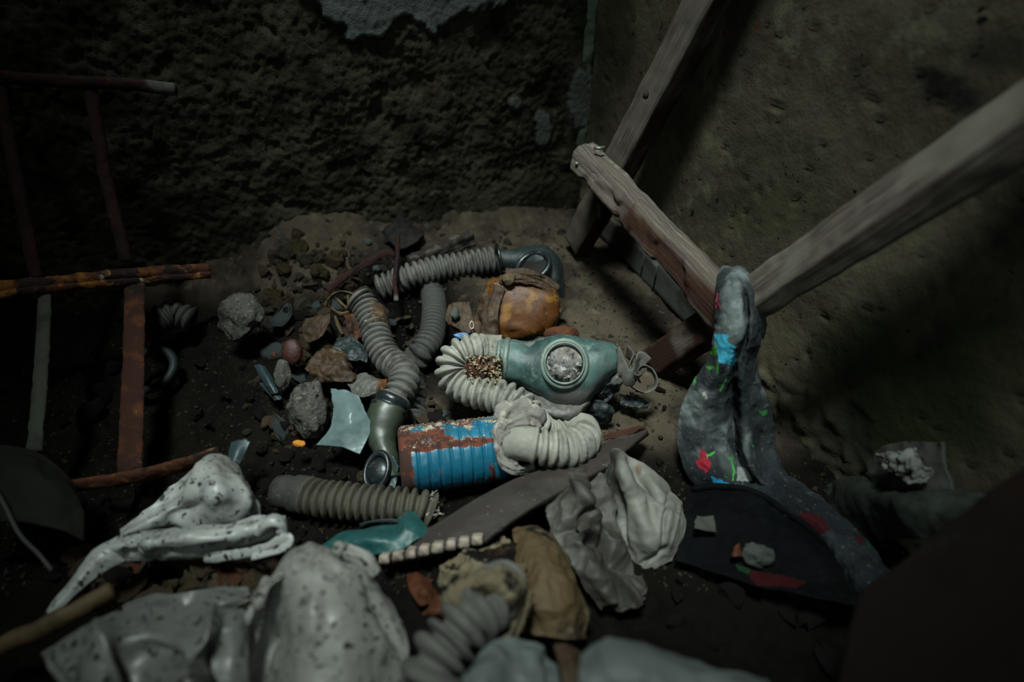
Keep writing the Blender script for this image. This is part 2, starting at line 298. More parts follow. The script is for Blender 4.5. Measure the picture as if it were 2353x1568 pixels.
def lathe(p0, p1, prof, na=48, capr=True):
    """prof: (t along p0->p1 in metres, radius)"""
    p0 = np.asarray(p0, float); ax = unit(np.asarray(p1)-p0); h = np.array([0, 0, 1.]) if abs(ax[2]) < .9 else np.array([1., 0, 0])
    e1 = unit(np.cross(ax, h)); e2 = np.cross(ax, e1); a = np.arange(na)*2*pi/na
    V = np.concatenate([p0+ax*t+r*(np.cos(a)[:, None]*e1+np.sin(a)[:, None]*e2) for t, r in prof])
    F = grid_faces(len(prof), na, True).tolist()
    if capr: F += [list(range(na))[::-1], list(range((len(prof)-1)*na, len(prof)*na))]
    return V, F
def torus(c, nrm, R_, r, na=48, nb=12, sx=1, sy=1, upv=None):
    nrm = unit(nrm); h = CAMU if upv is None else upv; e1 = unit(np.cross(h, nrm)); e2 = np.cross(nrm, e1)
    a = np.arange(na)*2*pi/na; b = np.arange(nb)*2*pi/nb
    rad = np.cos(a)[:, None]*e1*sx+np.sin(a)[:, None]*e2*sy
    V = c+rad[:, None]*(R_+r*np.cos(b))[None, :, None]+nrm*(r*np.sin(b))[None, :, None]
    V = V.reshape(-1, 3); i, j = np.meshgrid(np.arange(na), np.arange(nb), indexing='ij')
    F = np.stack([i*nb+j, ((i+1) % na)*nb+j, ((i+1) % na)*nb+(j+1) % nb, i*nb+(j+1) % nb], -1).reshape(-1, 4).tolist()
    return V, F
def sheet_mesh(G, nu, nv, t=.002, amp=.0, sc=20, crease=0, csc=14, seed=0, ragged=0, rsc=60, holes=None, octv=4, dents=()):
    """a free sheet through the control grid G[rows][cols] of (px,py,v) or points; thickness t; torn edges with ragged"""
    A = np.array([[P(p) if len(p) == 3 and abs(p[0]) > 5 else p for p in row] for row in G], float)
    A = cr(A, nu); A = np.swapaxes(cr(np.swapaxes(A, 0, 1), nv), 0, 1)
    n = unit(np.cross(np.gradient(A, axis=1), np.gradient(A, axis=0)))
    if (n@CAMF).mean() > 0: n = -n
    d = amp*fbm(A, sc, octv, seed) if amp else 0
    if crease: d = d + crease*(ridged(A, csc, 3, seed+7)-.6)
    if dents:                               # pressed-in hollows and raised ridges: (px, py, half length, half width, angle, depth)
        q = proj(A)+6*np.stack([noise(A, 40, seed+3), noise(A, 40, seed+4)], -1); d = np.zeros(A.shape[:2])+d
        for cx, cy, rx, ry, an, dp in dents:
            a_ = radians(an); x_ = (q[..., 0]-cx)*cos(a_)+(q[..., 1]-cy)*sin(a_); y_ = -(q[..., 0]-cx)*sin(a_)+(q[..., 1]-cy)*cos(a_)
            d = d - dp*np.exp(-(x_/rx)**4-(y_/ry)**2)
    A = A + n*(np.asarray(d)[..., None] if np.ndim(d) else 0)
    n = unit(np.cross(np.gradient(A, axis=1), np.gradient(A, axis=0)))
    if (n@CAMF).mean() > 0: n = -n
    U_, V_ = np.meshgrid(np.linspace(0, 1, nu), np.linspace(0, 1, nv), indexing='ij')
    keep = np.ones((nu-1, nv-1), bool)
    if ragged:
        e = np.minimum(np.minimum(U_, 1-U_), np.minimum(V_, 1-V_)); q = ragged*(.5+1.0*fbm(A, rsc, 3, seed+21))
        keep = (e-q)[:-1, :-1] > -1e-6
    if holes: 
        hn = fbm(A, holes[0], 3, seed+33); keep &= (hn[:-1, :-1] < holes[1])
    top = A.reshape(-1, 3); bot = (A-n*t).reshape(-1, 3); N0 = len(top)
    q = grid_faces(nu, nv).reshape(nu-1, nv-1, 4); F = q[keep].tolist(); Fb = [[i+N0 for i in f[::-1]] for f in F]
    cnt = {}
    for f in F:
        for a, b in zip(f, f[1:]+f[:1]): cnt[(a, b)] = 1
    side = [[b, a, a+N0, b+N0] for a, b in cnt if (b, a) not in cnt]
    V = np.concatenate([top, bot]); used = np.zeros(len(V), bool); F = F+Fb+side
    for f in F: used[f] = True
    idx = np.cumsum(used)-1
    return V[used], [[int(idx[i]) for i in f] for f in F]
def ico(sub):
    import bmesh
    b = bmesh.new(); bmesh.ops.create_icosphere(b, subdivisions=sub, radius=1); V = np.array([v.co[:] for v in b.verts]); F = [[v.index for v in f.verts] for f in b.faces]; b.free(); return V, F
ICO = {k: ico(k) for k in (1, 2, 3, 4)}
def rock(c, size, seed, sub=3, rot=0, facet=.5, rough=.12):
    V, F = ICO[sub]; V = V.copy(); rng = np.random.default_rng(seed)
    for k in range(9):                                    # broken flat faces
        nrm = unit(rng.normal(size=3)); h = 1-facet*rng.uniform(.25, .75); dd = V@nrm; V = V-np.outer(np.maximum(dd-h, 0), nrm)
    V = V + unit(V)*(rough*fbm(V, 2.2, 4, seed % 97))[:, None]
    V = V*np.asarray(size); cz, sz = cos(rot), sin(rot); V = V@np.array([[cz, sz, 0], [-sz, cz, 0], [0, 0, 1]])
    return V+np.asarray(c), F
def beam_mesh(E0, E1, n=120, ch=.12, amp=.0012, seed=0, ext=(0, 0), gouge=0):
    """four-edged timber: E0, E1 = four corner points of both ends"""
    E0 = np.asarray(E0, float); E1 = np.asarray(E1, float); d = E1-E0
    E0, E1 = E0-d*ext[0], E1+d*ext[1]; k = 8; ring = []
    for E in (E0, E1):
        pts = []
        for i in range(4):
            a, b = E[i], E[(i+1) % 4]
            for t in np.linspace(ch, 1-ch, k): pts.append(a+(b-a)*t)
        ring.append(np.array(pts))
    t = np.linspace(0, 1, n)[:, None, None]; V = ring[0][None]*(1-t)+ring[1][None]*t; na = 4*k
    L = np.linalg.norm((E1-E0).mean(0)); c = V.mean(1, keepdims=True); o = unit(V-c)
    per = np.linalg.norm(ring[0]-np.roll(ring[0], 1, 0), axis=1).cumsum()
    Q = np.stack([np.broadcast_to(t[..., 0]*L*4, V.shape[:2]), np.broadcast_to(per*60, V.shape[:2]), np.zeros(V.shape[:2])], -1)
    V = V + o*(amp*fbm(Q, 1.0, 3, seed)+amp*1.6*fbm(V, 22, 3, seed+5)-gouge*sst(.25, .6, fbm(V, 16, 3, seed+9)))[..., None]
    uv = np.stack([np.broadcast_to(t[..., 0]*L, V.shape[:2]), np.broadcast_to(per, V.shape[:2])], -1).reshape(-1, 2)
    F = grid_faces(n, na, True).tolist()+[list(range(na))[::-1], list(range((n-1)*na, n*na))]
    return V.reshape(-1, 3), F, uv
def box_between(a, b, w, h, up=(0, 0, 1)):
    ax = unit(np.asarray(b)-a); s = unit(np.cross(ax, up)); u = np.cross(s, ax)
    mk = lambda p: [p+s*w/2+u*h/2, p-s*w/2+u*h/2, p-s*w/2-u*h/2, p+s*w/2-u*h/2]
    return mk(np.asarray(a)), mk(np.asarray(b))

# ------------------------------------------------------------------ the setting
def wall_grid(along, a0, a1, z0, z1, step):
    n, m = int((a1-a0)/step), int((z1-z0)/step); a, z = np.meshgrid(np.linspace(a0, a1, n), np.linspace(z0, z1, m), indexing='ij')
    return a, z, CN+a[..., None]*along+z[..., None]*RZ, n, m
a, z, B, n, m = wall_grid(RU, -1.55, .03, -.1, .8, .0034)
px = proj(B)
# the remnant of the grey finishing coat: its lower edge on the wall, in metres
edge_px = [(-400, -250), (560, -160), (690, -20), (780, 62), (850, 85), (920, 40), (990, 70), (1030, 50), (1100, 15), (1210, -12), (1400, -90), (2000, -300)]
coat = sst(-4, 4, np.interp(px[..., 0], [e[0] for e in edge_px], [e[1] for e in edge_px])-px[..., 1]+26*fbm(B, 30, 4, 3))
strip = sst(-.050, -.040, a+.012*fbm(B, 14, 4, 8))*sst(.10, .13, z+.03*fbm(B, 12, 3, 10))      # smooth strip by the corner
patch = np.zeros_like(a)
for cx, cy, rx, ry in ((1245, 290, 20, 45), (1330, 225, 28, 70), (1180, 235, 14, 14)):
    patch = np.maximum(patch, sst(1.1, .8, ((px[..., 0]-cx)/rx)**2+((px[..., 1]-cy)/ry)**2+.6*fbm(B, 40, 3, 2)))
smoothz = sst(.13, .04, z)*sst(-.62, -.35, a)*.6
sm = np.maximum(np.maximum(coat*.8, strip*.85), np.maximum(patch*.8, smoothz))
d = .007*fbm(B, 9, 3, 1)+(1-sm)*(.0030*fbm(B, 85, 4, 4)+.0026*np.abs(fbm(B, 140, 2, 6))-.005*sst(.3, .6, fbm(B, 20, 4, 14)))+.008*coat+.006*patch+.006*strip
d = d+.0016*fbm(B, 130, 2, 40)*sm
V = (B-RV*(d+.004)[..., None]).reshape(-1, 3)
put('wall_back', V, grid_faces(n, m), M_wallback, kind='structure', label='rough dark wall of crumbling plaster', attrs={'coat': np.maximum(coat, patch*.6).ravel()*.85, 'green': (strip*sst(-.2, .4, fbm(B, 9, 3, 5))*sst(.1, .4, z)).ravel()*.9})
a, z, B, n, m = wall_grid(-RV, -.03, 1.25, -.12, .85, .0055)
px = proj(B); front = B@CAMF*0+((B-C0)@CAMF > .05)
def blob(cx, cy, rx, ry, k=.6, sc=14, sd=2): return sst(1.5, .3, ((px[..., 0]-cx)/rx)**2+((px[..., 1]-cy)/ry)**2+k*fbm(B, sc, 4, sd))*front
moss = np.maximum.reduce([blob(2120, 940, 200, 150), .8*blob(1980, 820, 120, 110), .5*blob(1780, 480, 160, 60), .35*blob(1800, 380, 140, 70), .75*blob(1430, 60, 40, 120), .5*blob(1390, 200, 20, 160), .6*blob(2270, 830, 120, 150)])
soot = np.maximum.reduce([blob(2160, 185, 60, 35, .9, 30), blob(2215, 235, 60, 30, .9, 34), .6*blob(2300, 120, 80, 60)])
peel = np.maximum.reduce([blob(1945, 1010, 60, 70, .8, 25)])
low = sst(.10, .02, z+.02*fbm(B, 16, 3, 7))
d = .005*fbm(B, 5, 2, 51)+.0006*fbm(B, 60, 3, 53)-.0028*sst(.62, .72, fbm(B, 70, 2, 58))-.004*peel+.012*low*np.abs(fbm(B, 22, 4, 61))
V = (B-RU*(d+.003)[..., None]).reshape(-1, 3)
put('wall_right', V, grid_faces(n, m), M_wallright, kind='structure', label='stained bare concrete wall with green moss', attrs={'moss': moss.ravel()*.75, 'soot': soot.ravel()*.8, 'peel': peel.ravel()*.7})
us = np.linspace(-1.5, .02, 330); vs = np.linspace(-1.25, .02, 280); a, b = np.meshgrid(us, vs, indexing='ij')
B = CN+a[..., None]*RU+b[..., None]*RV; zz = terrain(B[..., 0], B[..., 1]); B[..., 2] = zz
lift_wall = sst(-.10, 0, b)*(.010+.02*np.abs(fbm(B, 13, 4, 71)))*sst(-.02, -.2, a)
B[..., 2] += lift_wall
px = proj(B)
dark = np.maximum.reduce([sst(1010, 900, np.hypot(px[..., 0]-930, (px[..., 1]-745)*.8)+800+30*fbm(B, 20, 3, 6)), sst(1000, 820, px[..., 0]+60*fbm(B, 9, 3, 3))*sst(640, 720, px[..., 1])*.9, sst(980, 1080, px[..., 1]+40*fbm(B, 9, 3, 4))*.95])  # shade painted into the soil colour: hollow, left side and foreground near-black
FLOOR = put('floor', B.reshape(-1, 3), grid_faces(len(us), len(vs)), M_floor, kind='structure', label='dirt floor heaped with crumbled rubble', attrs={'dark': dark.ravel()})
# flat grey skirting strip along the right wall, cracked in three pieces
tr = thing('baseboard_right', None, None, CN)
tr['kind'] = 'structure'; del tr['label']; del tr['category']; tr['label'] = 'cracked grey skirting strip at the foot of the right wall'
for k, (v0, v1, dz) in enumerate(((-.06, -.30, 0), (-.304, -.345, -.003), (-.349, -.52, .002))):
    e0 = [CN+RV*v0+RU*u+RZ*zz_ for u, zz_ in ((-.014, .004+dz), (-.014, .062+dz), (.004, .062+dz), (.004, .004+dz))]
    e1 = [CN+RV*v1+RU*u+RZ*zz_ for u, zz_ in ((-.015, .004), (-.015, .060+dz), (.004, .060+dz), (.004, .004))]
    V, F, uv = beam_mesh(e0, e1, 60, .06, .0006, 5+k); put('board_piece', V, F, M_base, tr, uv=uv)
# raised flake of paint along the wall corner
pth = [CN+RV*-.012+RU*-.014+RZ*q for q in np.linspace(.13, .62, 12)]
V, F = sweep(resample(pth, .004)[0], .010, .0035, 10); V = V+.003*np.stack([fbm(V, 40, 3, k) for k in range(3)], -1)
put('trim_1', V, F, mat('pale_corner_filler', '4c5547', [('5f685a', 30, .5, .66, 4), ('2c3d20', 14, .55, .7, 4)], .9, bump=[(120, .5, .002)], spec=.15), kind='structure', label='pale strip of filler in the corner of the walls')

# ------------------------------------------------------------------ wooden trestle leaning in the corner
def edges(e1, e2, e3):                      # three seen edges of one end; the fourth closes the section
    a, b, c = (W(*e) for e in (e1, e2, e3)); return [a, b, c, a+c-b]
tre = thing('wooden_trestle', 'weathered grey timber trestle of two rails and a crosspiece leaning in the corner', 'trestle', Z(1330, 590, 0.0))
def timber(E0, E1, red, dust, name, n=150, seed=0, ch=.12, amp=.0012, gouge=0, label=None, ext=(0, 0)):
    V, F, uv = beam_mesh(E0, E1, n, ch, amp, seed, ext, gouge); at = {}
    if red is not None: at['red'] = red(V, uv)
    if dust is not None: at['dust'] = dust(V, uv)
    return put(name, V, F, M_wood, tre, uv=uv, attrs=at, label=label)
fy = lambda V: proj(V)
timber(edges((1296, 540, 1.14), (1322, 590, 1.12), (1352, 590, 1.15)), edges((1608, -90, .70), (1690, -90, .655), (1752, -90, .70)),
       lambda V, uv: .5*sst(360, 520, proj(V)[:, 1])+.8*((np.arange(len(V)) % 32 >= 8) & (np.arange(len(V)) % 32 < 16))*sst(-.5, .1, fbm(V, 14, 3, 2)), lambda V, uv: .35*(np.arange(len(V)) % 32 < 8)*sst(-.3, .3, fbm(V, 14, 3, 5)), 'rail', seed=3, ch=.06, ext=(.0, .35), label='timber rail beside the wall corner, with a knot')  # red-brown wood doubles as painted shade on the right face; left painted lighter
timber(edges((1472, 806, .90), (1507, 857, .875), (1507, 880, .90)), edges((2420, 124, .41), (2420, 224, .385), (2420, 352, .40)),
       lambda V, uv: .95*sst(1660, 1600, proj(V)[:, 0]+0*V[:, 0])*sst(-.3, .3, fbm(V, 20, 3, 4)+.25), lambda V, uv: sst(1640, 1700, proj(V)[:, 0])*np.clip(.2*sst(0, .5, fbm(V, 16, 3, 6))+.6*(np.arange(len(V)) % 32 < 8)*sst(-.4, .2, fbm(V, 18, 3, 7)), 0, 1), 'rail', seed=8, ch=.06, ext=(0, .3), label='thick timber rail slanting in from the right edge')  # top face paled with the dust tint to paint in light from above
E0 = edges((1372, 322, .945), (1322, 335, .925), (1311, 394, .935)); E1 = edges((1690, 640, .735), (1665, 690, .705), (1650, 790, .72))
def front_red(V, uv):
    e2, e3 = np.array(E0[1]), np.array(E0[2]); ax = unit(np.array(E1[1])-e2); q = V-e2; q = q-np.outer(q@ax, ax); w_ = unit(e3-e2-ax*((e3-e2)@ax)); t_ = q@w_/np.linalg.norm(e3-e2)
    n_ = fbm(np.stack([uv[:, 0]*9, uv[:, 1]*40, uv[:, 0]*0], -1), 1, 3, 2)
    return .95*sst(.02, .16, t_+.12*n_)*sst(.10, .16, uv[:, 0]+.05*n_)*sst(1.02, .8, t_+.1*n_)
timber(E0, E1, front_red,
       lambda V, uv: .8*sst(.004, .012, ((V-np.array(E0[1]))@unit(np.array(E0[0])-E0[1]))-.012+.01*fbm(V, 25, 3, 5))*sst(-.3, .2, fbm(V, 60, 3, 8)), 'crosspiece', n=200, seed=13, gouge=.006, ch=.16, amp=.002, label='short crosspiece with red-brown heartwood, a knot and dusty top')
V, F = sweep([W(1366, 340, .905), W(1375, 341, .90), W(1388, 339, .905)], .0028, na=10); put('nail', V, F, M_nail, tre)
V, F = lathe(W(1325, 376, .915), W(1327, 377, .93), [(0, .0022), (.002, .003), (.014, .0015)], 10); put('nail', V, F, M_nail, tre)
pts = [W(1376, 470+3*k, 1.0) for k in range(12)]
C_, s_ = resample(pts, .001); V, F = sweep(C_, .0028*(1+.35*np.sin(s_*1900)), na=10); put('screw', V, F, M_nail, tre, label='bright screw poking out below the crosspiece')
# knots
for c, sz in ((W(1470, 506, .845), .010), (W(1484, 218, .755), .006)):
    V, F = rock(c, (sz*.7, sz*.7, sz), 5, 2, 0, .1, .2); put('knot', V, F, mat('dark_knot', '2a1b12', [('17100b', 60, .5, .62, 3)], .8), tre)

# ------------------------------------------------------------------ rusty chair frame on the left
rack = thing('metal_chair_frame', 'rusty broken metal chair frame of flat bars in the dark at left', 'chair frame', Z(200, 1000, 0))
def bar(name, path, w, h, m, at=None, seed=0, label=None, upv=None):
    C, s = resample(path, .004); V, F = sweep(C, w/2, h/2, 20, up=upv if upv is not None else RZ)
    # square up the section
    Cc = np.repeat(C, 20, 0); V = V + .0012*np.stack([fbm(V, 60, 3, seed+k) for k in range(3)], -1)
    A = {} if at is None else at(V)
    return put(name, V, F, m, rack, attrs=A, label=label)
bar('rail', [W(-120, 168, .77), W(120, 186, .80), W(300, 194, .82), W(404, 206, .835)], .018, .012, M_rustred, lambda V: {'paint': sst(310, 360, proj(V)[:, 0]+50*fbm(V, 60, 3, 3))*.8}, 1, 'top rail, red with a pale chipped end')
bar('rail', [W(-120, 672, .78), W(100, 652, .83), W(280, 632, .88), W(480, 618, .95)], .020, .016, M_ironpaint, None, 2, 'middle rail with flaking yellow paint')
bar('rail', [W(-60, 690, .78), W(80, 668, .82), W(280, 648, .88), W(484, 630, .95)], .014, .010, M_ironpaint, None, 3)
bar('rail', [W(150, 1120, .68), W(300, 1098, .69), W(420, 1068, .70), W(506, 1040, .715)], .022, .010, M_ironpaint, None, 4, 'lower rail of orange rust')
bar('upright', [W(208, 200, .815), W(240, 390, .85), W(290, 600, .885)], .018, .010, M_rustred, None, 5, None, RU)
bar('upright', [W(-5, 190, .79), W(40, 420, .81), W(84, 640, .83)], .018, .010, M_rustred, None, 6, None, RU)
bar('slat', [W(310, 650, .895), W(306, 850, .80), W(298, 1085, .71)], .029, .008, M_rust, None, 7, 'broad slat of mottled rust', upv=RU)
bar('slat', [W(104, 670, .835), W(94, 860, .76), W(78, 1040, .70)], .018, .007, M_olivepaint, None, 8, 'slat with dull olive paint', upv=RU)

# ------------------------------------------------------------------ main gas mask with its hose
def loft(secs, nr, na, open_end=True, t=.0025, amp=.002, sc=28, seed=0, tilt=None):
    """shell through rings: (px, y_top, y_bottom, depth, half thickness)"""
    rings = []
    for (x, y0, y1, d_, b) in secs:
        c = W(x, (y0+y1)/2, d_); a_ = (y1-y0)/2/FPX*d_; th = np.arange(na)*2*pi/na
        rings.append(c+np.cos(th)[:, None]*a_*CAMU-np.sin(th)[:, None]*b*CAMF)
    A = cr(np.array(rings), nr); c = A.mean(1, keepdims=True); o = unit(A-c)
    A = A+o*(amp*fbm(A, sc, 4, seed))[..., None]
    inn = A-o*t; V = np.concatenate([A.reshape(-1, 3), inn.reshape(-1, 3)]); N0 = nr*na
    F = grid_faces(nr, na, True).tolist()+[[i+N0 for i in f[::-1]] for f in grid_faces(nr, na, True).tolist()]
    for e in (0, nr-1):
        for j in range(na):
            j2 = (j+1) % na; F.append([e*na+j, e*na+j+N0, e*na+j2+N0, e*na+j2] if e == 0 else [e*na+j, e*na+j2, e*na+j2+N0, e*na+j+N0])
    return V, F
mask = thing('gas_mask', 'teal rubber gas mask with round dusty eyepiece and looped pale hose, above the blue canister', 'gas mask', T(1290, 900))
V, F = loft([(1148, 778, 880, .80, .032), (1172, 780, 884, .80, .033), (1205, 786, 892, .80, .036), (1240, 778, 916, .80, .041), (1290, 768, 944, .80, .046), (1335, 774, 942, .80, .046), (1370, 783, 900, .80, .042), (1392, 786, 876, .80, .036), (1408, 789, 862, .80, .030)], 90, 72, seed=4)
pv = proj(V); V = V + np.outer(sst(1380, 1410, pv[:, 0])*.004*fbm(V, 60, 3, 9), CAMR)
dirt = np.clip(sst(880, 935, pv[:, 1]+.15*(pv[:, 0]-1290)+30*fbm(V, 40, 3, 2))+.6*sst(1370, 1400, pv[:, 0])*sst(.0, .3, fbm(V, 45, 3, 6)), 0, 1)
put('facepiece', V, F, M_teal, mask, attrs={'dirt': dirt*.85})
# lower dirty cheek flap and torn edge tabs
V, F = sheet_mesh([[(1180, 870, .80), (1250, 900, .79), (1330, 905, .79), (1400, 850, .795), (1432, 862, .80)], [(1195, 905, .785), (1250, 945, .765), (1320, 950, .765), (1385, 885, .785), (1428, 885, .80)], [(1225, 935, .82), (1265, 965, .80), (1330, 965, .79), (1355, 920, .80), (1395, 895, .82)]], 50, 80, .003, .004, 30, .003, 20, 5, .05)
put('cheek_flap', V, F, M_teal, mask, attrs={'dirt': np.full(len(V), .9)}, label='cheek flap caked with grey dirt')
V, F = rock(W(1330, 965, .79), (.014, .009, .008), 3, 3, .3, .3, .25); put('strap_tab', V, F, M_tealdark, mask)
V, F = rock(W(1418, 874, .785), (.012, .008, .010), 31, 3, .3, .3, .25); put('strap_tab', V, F, M_teal, mask, attrs={'dirt': np.full(len(V), .8)})
V, F = rock(W(1432, 862, .78), (.008, .003, .006), 32, 2, .3, .3, .25); put('buckle', V, F, M_rust, mask)
en = unit(-ray(1260, 800)+.10*CAMU); ec = W(1297, 835, .752)
V, F = torus(ec-en*.006, en, .0295, .0042, 64, 14, .99, 1.03); ring = put('eyepiece', V, F, M_ring, mask, label='pale green metal eyepiece ring')
V, F = torus(ec+en*.0005, en, .0262, .0016, 64, 10, .99, 1.03); put('inner_ring', V, F, M_ring, ring)
V, F = lathe(ec-en*.014, ec, [(0, .034), (.004, .0335), (.009, .031)], 64); put('eyepiece_seat', V, F, M_teal, mask, attrs={'dirt': np.full(len(V), .25)})
V, F = lathe(ec-en*.008, ec, [(0, .0265), (.0035, .0262), (.0048, .016), (.0052, .0005)], 64); put('lens', V, F, M_lens, ring, label='glass clouded with grey dust')
V, F = lathe(W(1290, 795, .83), W(1290, 745, .835), [(0, .026), (.018, .026), (.024, .023), (.027, .014), (.028, .001)], 48); V = V+.0012*np.stack([fbm(V, 90, 3, k) for k in range(3)], -1)
put('eyepiece', V, F, M_rust, mask, label='rusty rim of the far eyepiece on top')
# crimped collar where the hose joins
ax = unit(W(1200, 836, .80)-W(1130, 826, .80))
V, F = lathe(W(1138, 829, .80), W(1200, 836, .80), [(0, .0315), (.002, .0335), (.006, .0340), (.0075, .0315), (.010, .0318), (.012, .0345), (.016, .0342), (.018, .033)], 64); V = V+.0008*np.stack([fbm(V, 80, 3, k) for k in range(3)], -1)
put('collar', V, F, M_ring, mask, label='pale rust-streaked clamp collar')
a0 = W(1146, 852, .775); a1 = W(1060, 846, .765)
V, F = lathe(a0, a1, [(0, .019), (.02, .0195), (.034, .019), (.042, .018), (.046, .014), (.047, .001)], 40); V = V+.002*np.stack([fbm(V, 60, 4, k) for k in range(3)], -1)
valve = put('valve_housing', V, F, M_rust, mask, label='rusted valve housing inside the hose loop', attrs={'paint': .5*sst(0, .3, fbm(V, 40, 3, 4))})
rng = random.Random(4); parts = []
for k in range(150):
    q_ = rng.random()**1.5; p = W(1148-80*q_+rng.uniform(-4, 4), rng.uniform(818, 882), .750+rng.uniform(-.004, .006)); r_ = rng.uniform(.0008, .0036); parts.append(rock(p, (r_*rng.uniform(.6, 1.5), r_, r_*.35), k, 1, rng.uniform(0, 3), .6, .5))
for k in range(40):
    p = W(rng.uniform(1128, 1152), rng.uniform(790, 890), .758+rng.uniform(-.004, .004)); r_ = rng.uniform(.0008, .0022); parts.append(rock(p, (r_, r_*.8, r_*.4), k+60, 1, rng.uniform(0, 3), .5, .3))
V, F = join(*parts); put('crust', V, F, M_crust, mask, kind='stuff')
hp = [W(1150, 806, .80), W(1118, 803, .80), W(1082, 803, .79), W(1050, 817, .785), W(1036, 845, .78), W(1045, 875, .775), W(1080, 897, .765), W(1120, 907, .757), W(1160, 915, .748), W(1196, 936, .742), W(1222, 968, .735), (1258, 1000, .028), (1300, 990, .018), (1336, 988, .028), W(1337, 1014, .715), W(1300, 1030, .695), W(1250, 1027, .688), W(1208, 1020, .69), W(1176, 1018, .70)]
hp = [P(p) if isinstance(p, tuple) else p for p in hp]
V, F = hose_mesh(hp, .0232, .0106, .34, 28, (.026, .03), seed=3); put('hose', V, F, M_hose_pale, mask, label='pale dusty corrugated rubber hose bent in a loop')
# head straps at the torn right edge, three looping bands
def band(path, w, t, up, m, parent, name='strap', seed=0, label=None, amp=.0015):
    C, s = resample([P(p) for p in path], .002); V, F = sweep(C, w/2*(1+.18*fbm(C, 40, 2, seed)), t/2, 14, up=up); V = V+amp*np.stack([fbm(V, 50, 3, seed+k) for k in range(3)], -1)
    return put(name, V, F, m, parent, label=label)
UPV = CAMU*.8+np.array([0, 0, .6])
band([(1412, 806, .795), (1420, 835, .785), (1436, 862, .775), (1452, 872, .77), (1462, 850, .78), (1466, 826, .79), (1484, 838, .79)], .026, .003, -CAMF+CAMR*.5, M_hose, mask, seed=2)
band([(1440, 806, .80), (1452, 822, .79), (1446, 848, .78), (1462, 868, .775), (1480, 852, .78)], .024, .003, -CAMF+CAMR*.3, M_hose, mask, seed=5)
band([(1425, 868, .79), (1450, 888, .785), (1478, 902, .785), (1502, 892, .785), (1508, 872, .785), (1496, 850, .79), (1474, 842, .79), (1464, 856, .79), (1470, 878, .79)], .017, .0034, -CAMF, M_hose, mask, seed=8, label='grey rubber strap end with an open loop')
for k, g in enumerate(([[(1372, 905, .79), (1400, 884, .78), (1422, 880, .785)], [(1370, 925, .80), (1395, 900, .80), (1424, 898, .79)], [(1358, 918, .82), (1380, 935, .80), (1410, 912, .80)]], [[(1345, 935, .80), (1375, 918, .785), (1415, 945, .79)], [(1340, 955, .80), (1378, 940, .785), (1412, 955, .79)], [(1350, 980, .82), (1380, 975, .80), (1405, 972, .81)]], [[(1425, 905, .81), (1460, 912, .80), (1495, 925, .80)], [(1425, 930, .81), (1460, 938, .80), (1490, 940, .80)]])):
    V, F = sheet_mesh(g, 36, 44, .0025, .003, 40, .004, 26, 40+k, .05); put('torn_flap', V, F, M_tealdark, mask, label='dark crumpled torn rubber flap')

# ------------------------------------------------------------------ blue canister
can = thing('filter_canister', 'blue ribbed metal filter canister with a rusted crusty upper side', 'canister', T(1040, 1100))
c0, c1 = W(922, 1058, .715), W(1152, 1030, .742); L = np.linalg.norm(c1-c0); Rc = .0425
prof = [(-.002, .001), (-.002, Rc*.80), (0, Rc*.93), (.003, Rc*.985), (.007, Rc)]
for k in range(200):
    t_ = .010+(L-.016)*k/199; g = 1.0
    for gk in range(9):
        g -= .042*math.exp(-((t_-(.020+.0132*gk))/.0016)**2)
    prof.append((t_, Rc*g))
prof += [(L-.003, Rc*1.0), (L, Rc*.97), (L+.001, Rc*.8), (L+.001, Rc*.4), (L+.001, .001)]
V, F = lathe(c0, c1, prof, 120); axc = unit(c1-c0); tt = (V-c0)@axc; rad = unit(V-c0-np.outer(tt, axc))
V = V+rad*(.0010*fbm(V, 30, 3, 2)-.003*sst(.35, .6, fbm(V, 12, 2, 8)))[:, None]
upn = rad@unit(CAMU*.86-CAMF*.42); ang = rad@unit(CAMU*.75-CAMF*.66)
nz = .25*fbm(V, 22, 3, 5)
ru = rad@CAMU; nz2 = fbm(V, 30, 3, 15)
rust = .70*np.maximum.reduce([np.exp(-((ru-.44-.12*nz)/.15)**2)*(1.05+.1*sst(L, 0, tt)), .9*sst(.78, .95, ru+.2*nz), 1.2*sst(.022, .010, tt+.02*nz), .95*sst(.2, .5, ru+.2*nz2)*sst(.075, .035, tt+.03*nz2), .72*np.exp(-((ru+.85)/.15)**2)])
put('shell', V, F, M_can, can, attrs={'rust': rust, 'crust': .72*np.maximum(sst(.7, .9, ru+.2*nz), .93*np.exp(-((ru-.55)/.18)**2))})
parts = []; rng = np.random.default_rng(5); idx = rng.permutation(np.where((ru > .45) & (tt > .002) & (tt < L))[0])[:300]
for k, i in enumerate(idx):
    r_ = rng.uniform(.0003, .0010); parts.append(rock(V[i], (r_*1.4, r_, r_), k, 1, k, .4, .3))
Vc, Fc = join(*parts); put('crust', Vc, Fc, M_crust, can, kind='stuff')
V, F = lathe(c1, c1+axc, [(0, .026), (.006, .026), (.010, .022), (.013, .022)], 40); put('neck', V, F, M_ringdark, can)

